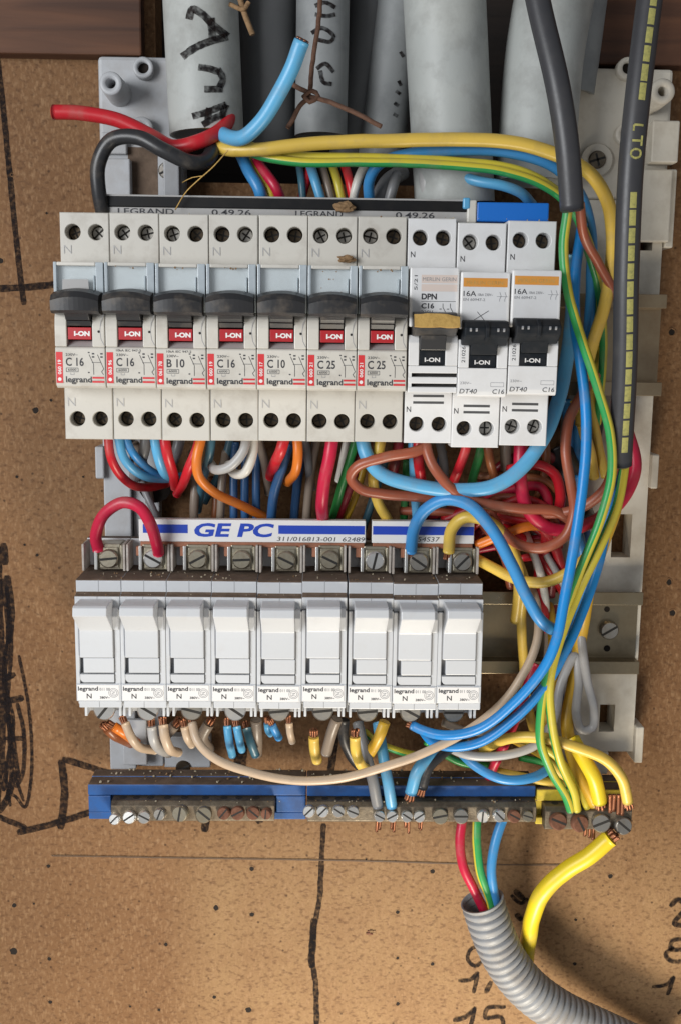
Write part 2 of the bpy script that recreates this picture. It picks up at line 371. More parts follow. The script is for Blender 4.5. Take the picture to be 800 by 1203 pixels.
# ---- flat lettering
_tx = {}
def txt_geo(s_, bold):
    k = (s_, bold)
    if k not in _tx:
        c = bpy.data.curves.new('t', 'FONT'); c.body = s_; c.resolution_u = 3; c.offset = bold; c.fill_mode = 'FRONT'
        o = bpy.data.objects.new('t', c); me = bpy.data.meshes.new_from_object(o)
        _tx[k] = ([v.co.copy() for v in me.vertices], [list(p.vertices) for p in me.polygons])
        bpy.data.objects.remove(o); bpy.data.meshes.remove(me); bpy.data.curves.remove(c)
    return _tx[k]

def txt(mb, s_, x, z, cap, h, mi=0, w=None, rot=0, bold=0.0, depth=0.0, shear=0.0):
    """string s_ with its lower left corner at x, z, cap height cap (mm), lying h above the board"""
    vs, fs = txt_geo(s_, bold)
    if not vs: return
    x0 = min(v.x for v in vs); x1 = max(v.x for v in vs); k = cap / .70; kx = k if w is None else w / (x1 - x0)
    cr, sr = math.cos(rot), math.sin(rot)
    out = []
    for v in vs:
        a = (v.x - x0) * kx + shear * v.y * k; b = v.y * k
        out.append((x + a * cr - b * sr, -h, z + a * sr + b * cr))
    mb.add(out, fs, mi)
    if depth:                                     # side walls of embossed characters
        from collections import Counter
        ec = Counter(); dr = {}
        for f in fs:
            for i in range(len(f)):
                e = (f[i], f[(i + 1) % len(f)]); ec[tuple(sorted(e))] += 1; dr[tuple(sorted(e))] = e
        for e, n in ec.items():
            if n == 1:
                a, b = dr[e]; pa, pb = out[a], out[b]
                mb.add([pa, pb, (pb[0], pb[1] + depth, pb[2]), (pa[0], pa[1] + depth, pa[2])], [(0, 3, 2, 1)], mi)

def sheet(mb, x0, x1, z0, z1, h, mi=0): mb.add([(x0, -h, z0), (x1, -h, z0), (x1, -h, z1), (x0, -h, z1)], [(0, 1, 2, 3)], mi)

def line(mb, pts, w, h, mi=0):
    """thin printed line through (x, z) points"""
    for (x0, z0), (x1, z1) in zip(pts, pts[1:]):
        d = Vector((x1 - x0, z1 - z0)); n = Vector((-d.y, d.x)).normalized() * w / 2
        mb.add([(x0 + n.x, -h, z0 + n.y), (x0 - n.x, -h, z0 - n.y), (x1 - n.x, -h, z1 - n.y), (x1 + n.x, -h, z1 + n.y)], [(0, 1, 2, 3)], mi)

def disc(mb, x, z, r, h, mi=0, n=16): mb.add([(x + r * math.cos(2 * math.pi * i / n), -h, z + r * math.sin(2 * math.pi * i / n)) for i in range(n)], [list(range(n))], mi)

def holed_front(mb, x0, x1, z0, z1, h, holes, r, depth, mi=0, wallmi=0, floormi=1, n=24):
    """front face at height h with round recesses; holes: [(x, z)] one per vertical strip"""
    cuts = [x0] + [(holes[i][0] + holes[i + 1][0]) / 2 for i in range(len(holes) - 1)] + [x1]
    for k, (cx, cz) in enumerate(holes):
        a0, a1 = cuts[k], cuts[k + 1]; ring = []; rim = []; ch = []
        angs = sorted([2 * math.pi * i / n for i in range(n)] + [math.atan2(qz - cz, qx - cx) % (2 * math.pi) for qx in (a0, a1) for qz in (z0, z1)])
        for an in angs:
            c, s_ = math.cos(an), math.sin(an)
            t = min(((a1 - cx) / c if c > 1e-9 else (a0 - cx) / c if c < -1e-9 else 1e9), ((z1 - cz) / s_ if s_ > 1e-9 else (z0 - cz) / s_ if s_ < -1e-9 else 1e9))
            ring.append((cx + c * (r + .22), -h, cz + s_ * (r + .22))); rim.append((cx + c * t, -h, cz + s_ * t)); ch.append((cx + c * r, -h + .22, cz + s_ * r))
        q = len(angs); back = [(x, -h + depth, z) for x, _, z in ch]
        mb.add(ring + rim, [(i, i + q, (i + 1) % q + q, (i + 1) % q) for i in range(q)], mi)
        mb.add(ring + ch, [(i, (i + 1) % q, (i + 1) % q + q, i + q) for i in range(q)], mi, True)
        mb.add(ch + back, [(i, (i + 1) % q, (i + 1) % q + q, i + q) for i in range(q)], wallmi, True)
        mb.add(back, [list(range(q))], floormi)

def screw_mesh(r, t, kind='slot', n=22, ang=.6, mats=('steel', 'gap'), name='screw'):
    """screw head along -Y, base at 0: slotted or cross"""
    mb = MB()
    mb.cyl((0, 0, 0), (0, -1, 0), r, t, n, 0, bev=r * .14)
    y = -t - .02
    def bar(a, l, w):
        d = Vector((math.cos(a), math.sin(a))); nn = Vector((-d.y, d.x))
        p = [d * l + nn * w, -d * l + nn * w, -d * l - nn * w, d * l - nn * w]
        mb.add([(q.x, y, q.y) for q in p], [(0, 1, 2, 3)], 1)
    bar(ang, r * .93, r * .13)
    if kind == 'cross': bar(ang + math.pi / 2, r * .7, r * .12)
    me_ob = mb.build(name, list(mats)); me = me_ob.data; bpy.data.objects.remove(me_ob); return me

SCREWS = {}
def screw(parent, pos, r, t, kind='slot', ang=None, mats=('steel', 'gap'), origin=(0, 0, 0), name='screw', tilt=None):
    ang = random.uniform(0, math.pi) if ang is None else ang
    k = (r, t, kind, mats)
    if k not in SCREWS: SCREWS[k] = screw_mesh(r, t, kind, ang=0, mats=mats, name=name)
    o = bpy.data.objects.new(name, SCREWS[k]); COL.objects.link(o); o.parent = parent
    o.location = (Vector(pos) - Vector(origin)) * S; o.rotation_euler = (tilt or 0, -ang, 0)
    return o

# ================================================================== SETTING: chipboard panel
mb = MB(); b = bmesh.new()
zt = 330; xl, xr = -330, 380; nx0, nx1, nz = -64, 103, 62
outl = [(xl, -480), (xr, -480), (xr, zt), (nx1, zt), (nx1, nz), (nx0, nz), (nx0, zt), (xl, zt)]
A = [b.verts.new((x, 0, z)) for x, z in outl]; B = [b.verts.new((x, 18, z)) for x, z in outl]
b.faces.new(A); b.faces.new(B[::-1])
for i in range(len(A)): b.faces.new((A[i], B[i], B[(i + 1) % 8], A[(i + 1) % 8]))
bmesh.ops.recalc_face_normals(b, faces=b.faces[:])
bmesh.ops.triangulate(b, faces=b.faces[:])
mb.bm(b)
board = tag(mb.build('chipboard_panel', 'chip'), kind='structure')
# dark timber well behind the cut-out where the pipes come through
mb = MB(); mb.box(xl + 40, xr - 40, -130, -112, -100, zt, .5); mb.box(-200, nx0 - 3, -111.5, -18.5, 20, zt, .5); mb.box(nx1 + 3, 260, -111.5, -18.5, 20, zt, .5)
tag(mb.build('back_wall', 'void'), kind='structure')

def stroke(pts, w, h=.12, name='marker_line', m_='ink', wob=.18):
    """a felt-pen stroke on the board through photo pixels"""
    C = spline([at(x, y, h) for x, y in pts], 1.2); r = w / 2 * mmpx(C[0]); mb = MB(); vs = []; sd = random.random() * 99; n = len(C)
    for i, c in enumerate(C):
        t = (C[min(i + 1, n - 1)] - C[max(i - 1, 0)]).normalized(); nn = Vector((-t.z, 0, t.x))
        k = r * (1 + wob * noise.noise(Vector((i * .35, sd, 0)))); k2 = r * (1 + wob * noise.noise(Vector((i * .35, sd, 9))))
        if i in (0, n - 1): k *= .6; k2 *= .6
        vs += [c + nn * k, c - nn * k2]
    mb.add(vs, [(2 * i, 2 * i + 1, 2 * i + 3, 2 * i + 2) for i in range(n - 1)])
    return mb.build(name, m_, board)
_h = [.10]
def ink(pts, w, **k): _h[0] += .006; return stroke(pts, w, _h[0], **k)
ink([(-6, 40), (4, 130), (12, 210), (20, 290), (28, 358)], 7)
ink([(-8, 339), (30, 337), (66, 334)], 8)
ink([(-4, 640), (0, 720), (3, 800), (2, 880), (-4, 950)], 9, wob=.4)
ink([(8, 690), (13, 760), (9, 830), (14, 900), (8, 942)], 5, wob=.4); ink([(13, 735), (4, 790), (16, 850), (7, 905), (12, 948)], 4); ink([(2, 680), (10, 742), (5, 800), (12, 870), (4, 930)], 6, wob=.4); ink([(18, 905), (8, 940), (-2, 955)], 8)
ink([(4, 638), (6, 664)], 9); ink([(8, 676), (13, 720), (10, 755)], 9)
ink([(2, 800), (18, 792)], 7); ink([(0, 826), (28, 820)], 8); ink([(6, 868), (30, 868)], 6)
ink([(22, 770), (32, 820), (37, 870), (36, 920), (29, 949), (18, 936), (8, 932)], 4)
ink([(20, 826), (28, 862), (26, 912), (18, 926)], 5); ink([(16, 908), (28, 942)], 4); ink([(12, 840), (18, 890), (22, 915)], 6)
ink([(-6, 958), (12, 966), (31, 973)], 7)
ink([(20, 979), (60, 969), (112, 953)], 8); ink([(72, 893), (76, 930), (71, 975)], 9); ink([(73, 892), (100, 900), (130, 910)], 8)
ink([(380, 968), (377, 1030), (375, 1062), (369, 1090), (367, 1128), (371, 1160), (372, 1215)], 6.5, wob=.35); ink([(369, 1080), (366, 1138)], 8.5, wob=.3)
ink([(396, 846), (392, 880), (386, 925)], 9)
ink([(243, 960), (240, 978)], 9); ink([(302, 956), (306, 968)], 10); ink([(284, 872), (281, 918)], 14)
ink([(604, 1046), (616, 1058)], 7); ink([(600, 1052), (612, 1062), (620, 1056)], 5); ink([(606, 1074), (613, 1082)], 7)
D = dict(name='marker_digit')
ink([(562, 1112), (552, 1117), (549, 1128), (558, 1136), (567, 1130)], 4.5, **D)
ink([(538, 1153), (552, 1152), (562, 1143)], 5, **D); ink([(561, 1145), (556, 1168)], 5, **D)
ink([(570, 1168), (577, 1154)], 6, **D)
ink([(532, 1200), (546, 1196), (558, 1186)], 6, **D); ink([(558, 1184), (551, 1214)], 5, **D); ink([(594, 1184), (572, 1186), (570, 1197), (588, 1196), (590, 1208), (570, 1214)], 5, **D)
ink([(787, 1066), (796, 1058), (806, 1066), (792, 1086), (812, 1088)], 6, **D)
ink([(802, 1104), (790, 1106), (788, 1116), (804, 1118), (806, 1128), (788, 1130), (782, 1122), (792, 1114)], 5, **D)
ink([(766, 1160), (782, 1158), (792, 1148)], 4.5, **D); ink([(792, 1148), (784, 1170)], 5, **D); ink([(796, 1192), (806, 1186), (803, 1214)], 5, **D)
ink([(60, 1006), (240, 1009), (420, 1012), (560, 1016), (670, 1017)], 1.5, name='pencil_line', m_='pencil', wob=.5)
for x, y, d in [(57, 1018, 5), (17, 1064, 6), (16, 1118, 10), (58, 1127, 5), (59, 1178, 5), (296, 1021, 6), (254, 1067, 7), (296, 1075, 6), (252, 1172, 5), (292, 1187, 8), (195, 1110, 5), (187, 1187, 4), (153, 1183, 3), (467, 1072, 5), (467, 1126, 4),
                (467, 1180, 5), (508, 1024, 6), (717, 1030, 6), (508, 1133, 5), (675, 1133, 5), (786, 684, 7), (790, 720, 8), (789, 390, 8), (42, 482, 8), (1, 306, 7), (44, 652, 4), (29, 640, 3), (676, 1081, 4), (98, 560, 3), (20, 560, 4), (60, 470, 4), (40, 1062, 3), (710, 1190, 4), (430, 1010, 3), (14, 205, 3), (55, 250, 3)]:
    p = at(x, y, 0); r = d / 2 * mmpx(p); mb = MB(); n = 11; sd = random.random() * 9
    rr = [r * (1 + .35 * noise.noise(Vector((i * .9, sd, 0)))) for i in range(n)]
    ring = lambda k, y_: [(p.x + rr[i] * k * math.cos(2 * math.pi * i / n), y_, p.z + rr[i] * k * math.sin(2 * math.pi * i / n)) for i in range(n)]
    mb.add(ring(1.45, -.02) + ring(1.12, -.28) + ring(.9, -.06), [(j * n + i, j * n + (i + 1) % n, (j + 1) * n + (i + 1) % n, (j + 1) * n + i) for j in range(2) for i in range(n)], 0, True)
    mb.add(ring(.92, -.07), [list(range(n))], 1)
    mb.build('nail_hole', ['chip', 'hole'], board)
mb = MB(); p = at(435, 1096, 0)
for k in range(9):
    q = Vector((random.gauss(0, 1.6), 0, random.gauss(0, .8))); mb.box(p.x + q.x - .7, p.x + q.x + .6, .02, .35 + .3 * random.random(), p.z + q.z - .4, p.z + q.z + .4, .1, k % 2)
mb.build('torn_chip', ['crumb', 'rust'], board)

# beams across the top, either side of the pipes
for nm, x0, x1, lab in (('wooden_beam', -330, -68, 'reddish brown wooden beam beside the pipe with handwriting'), ('wooden_beam', 108, 380, 'dark brown wooden beam behind the cable with yellow dashes')):
    mb = MB(); mb.box(x0, x1, .4, 9, 107.5, 200, .8); tag(mb.build(nm, 'beam', origin=(x0, 0, 107)), lab, 'beam')

# ================================================================== CHASSIS
ch = thing('mounting_frame', (0, 0, 0), 'grey plastic mounting frame screwed to the chipboard, carrying both metal rails', 'mounting frame')
mb = MB()
mb.box(-84.5, -52, .3, 12, 44, 106.5, 1.6, 0); mb.box(-86, -75, .3, 11.6, -181, 47, .6, 0); mb.box(-74.8, -64, .3, 8, -181, 47, .6, 0)
mb.box(-83.5, -72, 11.9, 17, 47, 68, .5); mb.box(-83, -73.5, 11.9, 15, 70, 78, .5)
mb.box(-59, -53, 11.9, 19, 40, 72, .5)
for z in (-56, ): mb.box(-88.5, -85, 3, 15, z, z + 13, .6)
mb.box(-80, -70, 11.5, 14, -178, -158, .5); mb.box(-63.8, -44, 1, 7, -182, -168, .6)
mb.build('side_arm', 'greyplate', ch)
mb = MB()
p = at(130, 97, 30); mb.cyl((p.x, -11, p.z), (0, -1, 0), 4.7, 19, 24, 0, r2=4.2, bev=.4, inner=1.9); mb.build('screw_post', 'greyplate', ch)
mb = MB(); p = at(169, 80, 14); mb.cyl((p.x, -11, p.z), (0, -1, 0), 4.0, 5, 22, 0, bev=.4, inner=2.2); mb.build('screw_boss', 'greyplate', ch)
mb = MB(); p = at(168, 152, 14); mb.cyl((p.x, -11, p.z), (0, -1, 0), 4.4, 6, 22, 0, bev=.4, inner=2.0); mb.build('screw_boss', 'greyplate', ch)
for x, y, r, hh in ((169, 80, 2.15, 13.2), (130, 95, 1.85, 20), (168, 152, 1.95, 13.6)):
    mb = MB(); p = at(x, y, hh); disc(mb, p.x, p.z, r, hh); mb.build('screw_hole', 'hole', ch)
mb = MB(); p = at(182, 572, 12); disc(mb, p.x, p.z, 6.6, 11.8); disc(mb, p.x + 1.5, p.z - 14, 0.1, 11.8); sheet(mb, p.x - 4.5, p.x + 2, p.z - 40, p.z - 10, 11.75); mb.build('round_cutout', 'hole', ch)
mb = MB(); q0 = at(150, 172, 12.2); q1 = at(186, 236, 12.2); sheet(mb, q0.x, q1.x, q1.z, q0.z, 12.1); mb.build('recess_shade', 'dust', ch)  # flat dark sheet on the arm, a recess's shade put into colour
# right arm with real slots
mb = MB()
def slotted(x0, x1, z0, z1, h0, h1, slots):
    zc = z1
    for sx0, sx1, sz0, sz1 in sorted(slots, key=lambda q: -q[3]):
        mb.box(x0, x1, h0, h1, sz1, zc, 0); mb.box(x0, sx0, h0, h1, sz0, sz1, 0); mb.box(sx1, x1, h0, h1, sz0, sz1, 0); zc = sz0
    mb.box(x0, x1, h0, h1, z0, zc, 0)
sl = []
for a, c in (((752, 252), (766, 294)), ((720, 604), (740, 655)), ((705, 828), (721, 860))):
    q0, q1 = at(*a, 12), at(*c, 12); sl.append((q0.x, q1.x, q1.z, q0.z))
slotted(102, 136.5, -172, 56, .3, 12, sl)
mb.box(99, 137.2, .3, 11.7, 56.3, 105.5, 1.4)
mb.box(104, 124, .3, 9, -184, -172.3, .5); mb.box(137, 140.5, .3, 13, 38, 68, .6); mb.box(128, 138.5, 11.9, 19, 69.5, 85, .6); mb.box(125, 138, 11.9, 15.5, 40, 67.5, .6)
mb.box(136.6, 139.5, 3, 15, -58, -44, .5); mb.box(136.6, 140, 3, 15, -176, -160, .5)
mb.box(112, 126, 7, 13, -182, -172, .6)
mb.build('side_arm', 'warmplate', ch)
mb = MB(); p = at(781, 103, 30); mb.cyl((p.x - .6, -11, p.z - 1), (0, -1, 0), 5.0, 19, 26, 0, r2=4.6, bev=.5, inner=1.9); mb.build('screw_post', 'warmplate', ch)
for x, y in ((737, 80), (735, 157)):
    mb = MB(); p = at(x, y, 14); mb.cyl((p.x, -11, p.z), (0, -1, 0), 4.2, 4, 22, 0, bev=.4, inner=2.2); mb.build('screw_boss', 'warmplate', ch)
    mb = MB(); disc(mb, p.x, p.z, 2.2, 12.6); mb.build('screw_hole', 'hole', ch)
mb = MB(); p = at(781, 102, 22); disc(mb, p.x, p.z, 1.9, 20); mb.build('screw_hole', 'hole', ch)
mb = MB(); p = at(700, 188, 12); mb.cyl((p.x, -11.5, p.z), (0, -1, 0), 6.5, 2, 26, 0, bev=.5); mb.build('screw_boss', 'warmplate', ch)
screw(ch, (p.x, -13.4, p.z), 3.4, 1.2, 'cross', .3, ('dirtybar', 'gap'))
p = at(210, 902, 7); screw(ch, (p.x + 2, -7, p.z), 3.2, 1.2, 'slot', .5, ('darkscrew', 'gap')); p = at(196, 200, 12); screw(ch, (p.x, -12, p.z), 3.2, 1.2, 'cross', .5, ('steel', 'gap'))
# rails
def rail(z0, z1, x0, x1, m_='rail'):
    mb = MB(); t = 1.1
    prof = [(19, z1), (19, z1 - 5.4), (12.6, z1 - 5.4), (12.6, z0 + 5.4), (19, z0 + 5.4), (19, z0), (19 - t, z0), (19 - t, z0 + 5.4 - t), (12.6 - t, z0 + 5.4 - t), (12.6 - t, z1 - 5.4 + t), (19 - t, z1 - 5.4 + t), (19 - t, z1)]
    mb.prism(prof, x0, x1, .2); mb.build('mounting_rail', m_, ch)
rail(-20.2, 19.6, -88, 137.5, 'rustyrail'); rail(-135.5, -100.6, -88, 135)
mb = MB(); p = at(702, 395, 12.7); disc(mb, p.x, p.z, 1.9, 12.75); p = at(713, 716, 12.7); disc(mb, p.x, p.z, 1.2, 12.75); p = at(713, 762, 12.7); disc(mb, p.x, p.z, 1.4, 12.75); p = at(686, 737, 12.7); disc(mb, p.x, p.z, 1.0, 12.75)
mb.build('rail_hole', 'hole', ch)
p = at(716, 741, 15); screw(ch, (p.x, -12.6, p.z), 3.9, 3.0, 'slot', .55, ('steel', 'gap'))

# ================================================================== PIPES AT THE TOP
def pipe(name, label, m_, pts, dpx, open_end=False, cat='pipe', n=40, tag_it=True):
    C = px_line(pts); r = dpx / 2 * mmpx(C[len(C) // 2]); C = spline(C, 4)
    mb = MB(); F = frames(C); vs = []
    for i, (p, t, a, b_) in enumerate(F):
        for j in range(n): an = 2 * math.pi * j / n; vs.append(p + (a * math.cos(an) + b_ * math.sin(an)) * r)
    k = len(F)
    mb.add(vs, [(i * n + j, (i + 1) * n + j, (i + 1) * n + (j + 1) % n, i * n + (j + 1) % n) for i in range(k - 1) for j in range(n)], 0, True)
    # wall thickness at the cut end and a dark bore
    p, t, a, b_ = F[-1]; ri = r - 1.7
    e = [[p + (a * math.cos(2 * math.pi * j / n) + b_ * math.sin(2 * math.pi * j / n)) * q - t * d for j in range(n)] for q, d in ((r, 0), (ri, 0), (ri, 18))]
    mb.add(e[0] + e[1] + e[2], [(q * n + j, q * n + (j + 1) % n, (q + 1) * n + (j + 1) % n, (q + 1) * n + j) for q in range(2) for j in range(n)], 0, True)
    mb.add(e[2], [list(range(n))], 1)
    o = mb.build(name, [m_, 'gap'], origin=C[-1]); tag(o, label, cat, 'pipes entering at the top')
    o['_axis'] = 0
    return o, C, r
def on_pipe(px, py, C, r, lift):
    """point where the line of sight through the pixel meets the pipe's skin"""
    def dist(p):
        best = 1e9
        for a, b_ in zip(C, C[1:]):
            if (a - p).length > 3 * r: continue
            d = b_ - a; t = max(0, min(1, (p - a).dot(d) / d.length_squared)); best = min(best, (p - a - d * t).length)
        return best
    lo, hi = -C[0].y - r - 5, -C[0].y + r + 40; prev = hi
    for k in range(1, 61):
        hh = hi - (hi - lo) * k / 60
        if dist(at(px, py, hh)) <= r + lift:
            a, b_ = hh, prev
            for _ in range(8):
                m_ = (a + b_) / 2
                if dist(at(px, py, m_)) <= r + lift: a = m_
                else: b_ = m_
            return at(px, py, a)
        prev = hh
    return None
def pipe_ink(o, C, r, strokes, w):
    for st in strokes:
        mb = MB(); Ls = []
        pts = [(v.x, v.y) for v in spline([Vector((x, y, 0)) for x, y in st], 2.5)]; vs = []; m_ = len(pts)
        for i, (x, y) in enumerate(pts):
            a = pts[max(i - 1, 0)]; b_ = pts[min(i + 1, m_ - 1)]; d = Vector((b_[0] - a[0], b_[1] - a[1])).normalized(); nn = Vector((-d.y, d.x)) * w / 2 * (1 + .15 * noise.noise(Vector((i * .5, x, y))))
            for sg in (1, .33, -.33, -1):
                q = on_pipe(x + nn.x * sg, y + nn.y * sg, C, r, .2)
                vs.append(q if q else vs[-1])
        mb.add(vs, [(4 * i + j, 4 * i + j + 1, 4 * i + j + 5, 4 * i + j + 4) for i in range(m_ - 1) for j in range(3)], 0, True)
        mb.build('handwriting', 'ink', o, origin=C[-1])
o, C, r = pipe('conduit_pipe', 'grey plastic pipe with handwriting facing the front, above the red wire', 'pipe', [(233, -60, 30), (237, 30, 30), (243, 158, 30)], 88)
pipe_ink(o, C, r, [[(214, 66), (228, 56), (246, 48), (268, 42)], [(268, 42), (252, 30), (238, 16), (226, 10), (222, 22)], [(248, 20), (250, 48)]], 9)
pipe_ink(o, C, r, [[(233, 78), (246, 80), (258, 84)], [(256, 80), (262, 92), (258, 102)], [(240, 104), (254, 104), (262, 104)]], 8)
pipe_ink(o, C, r, [[(226, 136), (240, 132), (256, 126), (266, 122)], [(266, 122), (262, 134), (266, 146)], [(238, 146), (252, 138), (262, 134)], [(246, 126), (244, 140)]], 8)
pipe('conduit_pipe', 'blackish pipe in shadow between the two pipes with handwriting', 'pipedark', [(318, -60, 8), (317, 60, 8), (315, 178, 9)], 72)
o, C, r = pipe('conduit_pipe', 'slim grey pipe with handwritten strokes behind the rusty tie wire', 'pipegrey2', [(380, -60, 24), (379, 40, 24), (377, 160, 24)], 62)
pipe_ink(o, C, r, [[(370, 6), (382, 2), (394, 8)], [(370, 16), (384, 18), (394, 16)], [(366, 38), (378, 32), (392, 42), (388, 48), (374, 46)], [(372, 80), (382, 74), (392, 84)], [(376, 82), (380, 96), (390, 98)]], 5)
pipe('conduit_pipe', 'black pipe leaning between slim grey pipe and mid grey pipe', 'pipedark', [(440, -60, 6), (428, 60, 6), (408, 190, 6)], 46)
o, C, r = pipe('conduit_pipe', 'mid grey leaning pipe with faint black print beside the big pale pipe', 'pipegrey2', [(478, -60, 10), (464, 50, 10), (446, 190, 10)], 56)
pipe_ink(o, C, r, [[(468, 94), (471, 100)], [(465, 106), (470, 110)], [(463, 120), (468, 124)], [(462, 133), (467, 136)], [(470, 60), (474, 66)]], 4)
pipe('conduit_pipe', 'big pale grey pipe standing upright behind the thick yellow wire', 'pipe', [(519, -60, 28), (525, 60, 28), (534, 240, 25)], 96)
pipe('conduit_pipe', 'big pale grey pipe leaning behind the black cable', 'pipe', [(662, -60, 24), (640, 60, 24), (628, 214, 24)], 92)
pipe('conduit_pipe', 'grey pipe mostly hidden behind the black cable at the top', 'pipegrey2', [(690, -60, 8), (676, 50, 8), (668, 110, 8)], 60)

# ================================================================== SUPPLY BUSBAR
bb = thing('supply_busbar', (-77, -40, 43), 'black and grey comb busbar with legrand print lying along the top of the breakers', 'busbar')
O = (-77, -40, 43)
mb = MB(); mb.box(-77.3, 54, 34, 47.6, 46.6, 50.6, .25, 0); mb.box(-77.3, 54, 46.9, 48.0, 50.15, 50.75, .1, 1); mb.build('insulator', ['black2', 'ltgrey'], bb, O)
mb = MB(); mb.box(-76, 54, 38, 47.2, 40, 46.5, .2, 0); mb.build('printed_strip', 'ltgrey', bb, O)
mb = MB(); hh = 47.28
for x, s_, w in ((-71.5, 'LEGRAND', 20), (-38, '0.49.26', 14), (-8, 'LEGRAND', 17), (28, '0.49.26', 14)): txt(mb, s_, x, 44.1, 2.0, hh, 0, w=w, bold=.01)
mb.build('lettering', 'print', bb, O)
mb = MB(); mb.box(53.6, 57, 34, 48.6, 42.6, 50.6, .5); mb.build('white_collar', 'white', bb, O)
mb = MB(); mb.box(57.1, 83.2, 34, 48.2, 43.2, 50, .5); mb.build('tape_wrap', 'bluetape', bb, O)
mb = MB(); mb.box(52, 54.6, 46, 48.9, 47.4, 51.4, .6); mb.build('tape_tail', 'sky', bb, O)

# ================================================================== CIRCUIT BREAKERS
PITCH, W = 17.47, 17.2; hw = W / 2; HS, HN = 55.0, 67.0
ZT, ZNT, ZNB, ZB = 43.5, 25.8, -17.4, -36.0
def breaker_body(kind):
    mb = MB(); w = 'white'
    # core and the two shoulders
    mb.box(-hw, hw, 19.6, 47.5, ZB, ZT, .3, 0)
    for z0, z1 in ((ZNT - 3, ZT), (ZB, ZNB + 3)):
        # shoulder front with recesses: side walls + holed plate
        hz = 36.8 if z0 > 0 else (-28.9 if kind == 'red' else -29.4)
        bev = .45
        for pr in ([(-hw, -hw + bev)], ): pass
        holed_front(mb, -hw + .3, hw - .3, z0, z1 - (.3 if z0 > 0 else 0), HS, [(-4.1, hz), (4.1, hz)], 2.75, 7.0, 0, 0, 1)
        a, c = -hw, hw
        zt_, zb_ = z1, z0
        e = .3
        # chamfered rim around the plate
        fr = [(-hw + e, -HS, z0), (hw - e, -HS, z0), (hw - e, -HS, z1 - (e if z0 > 0 else 0)), (-hw + e, -HS, z1 - (e if z0 > 0 else 0))]
        if z0 < 0: fr = [(-hw + e, -HS, z0), (hw - e, -HS, z0), (hw - e, -HS, z1), (-hw + e, -HS, z1)]
        bk = [(-hw, -HS + e, z0 - (e if z0 < 0 else 0)), (hw, -HS + e, z0 - (e if z0 < 0 else 0)), (hw, -HS + e, z1), (-hw, -HS + e, z1)]
        b2 = [(x, -45, z) for x, _, z in bk]
        mb.add(fr + bk + b2, [(i, (i + 1) % 4 + 0, (i + 1) % 4 + 4, i + 4)[::-1] for i in range(4)] + [(i + 4, (i + 1) % 4 + 4, (i + 1) % 4 + 8, i + 8)[::-1] for i in range(4)], 0)
    # nose
    if kind == 'red':
        # lower nose with a curved lower lip, jaws either side of the toggle slot, back of window
        prof = [(50, -3.0), (HN - .6, -3.0), (HN, -3.5), (HN, -14.5), (HN - .5, -16.6), (HN - 1.8, ZNB), (50, ZNB)]
        mb.prism(prof, -hw, hw, .3, 0)
        for x0, x1 in ((-hw, -4.5), (4.3, hw)):
            pr = [(50, -3.05), (HN, -3.05), (HN, 4), (HN - .5, 7.2), (HN - 1.6, 9.2), (50, 9.2)]
            mb.prism(pr, x0, x1, .3, 0)
        mb.box(-4.45, 4.25, 50, 59.5, -3.0, 9.2, 0, 1)
        mb.prism([(59.4, -2.95), (66.3, -2.95), (63.2, -.95), (59.4, -.95)], -4.4, 4.2, .1, 2)
        mb.box(-hw, hw, 50, HN - 2.8, 9.25, ZNT - .2, .3, 0)
    else:
        zt2 = ZNT
        prof = [(50, -7.2), (HN, -7.2), (HN, -15.4), (HN - .5, -16.9), (HN - 1.4, ZNB), (50, ZNB)] if kind == 'orange' else [(50, -8.0), (HN, -8.0), (HN, -10.6), (50, -10.6)]
        mb.prism(prof, -hw, hw, .25, 0)
        jl, jr = (-4.9, 4.9) if kind == 'orange' else (-4.9, 4.3)
        for x0, x1 in ((-hw, jl), (jr, hw)):
            mb.prism([(50, -7.95 if kind != 'orange' else -7.15), (HN, -7.95 if kind != 'orange' else -7.15), (HN, 0), (HN - .8, 2.6), (50, 2.6)], x0, x1, .25, 0)
        mb.box(jl + .05, jr - .05, 50, 60, -7.1 if kind == 'orange' else -7.9, 2.6, 0, 1)
        mb.box(-hw, hw, 50, HN, 6.2 if kind == 'orange' else 5.4, zt2, .55, 0)
        mb.box(-hw + .1, hw - .1, 50, 63, 2.65, 6.1 if kind == 'orange' else 5.3, 0, 1)
        if kind == 'dpn':
            mb.box(-hw, hw, 50, HN, -14.2, -11.9, .25, 0); mb.box(-hw, hw, 50, HN, ZNB, -15.4, .3, 0); mb.box(-hw + .1, hw - .1, 50, HN - 2.4, -15.35, -10.65, 0, 1)
            mb.box(-hw + .02, -hw + 1.2, 50, HN - .1, -15.5, -10.5, 0, 0)
    return mb

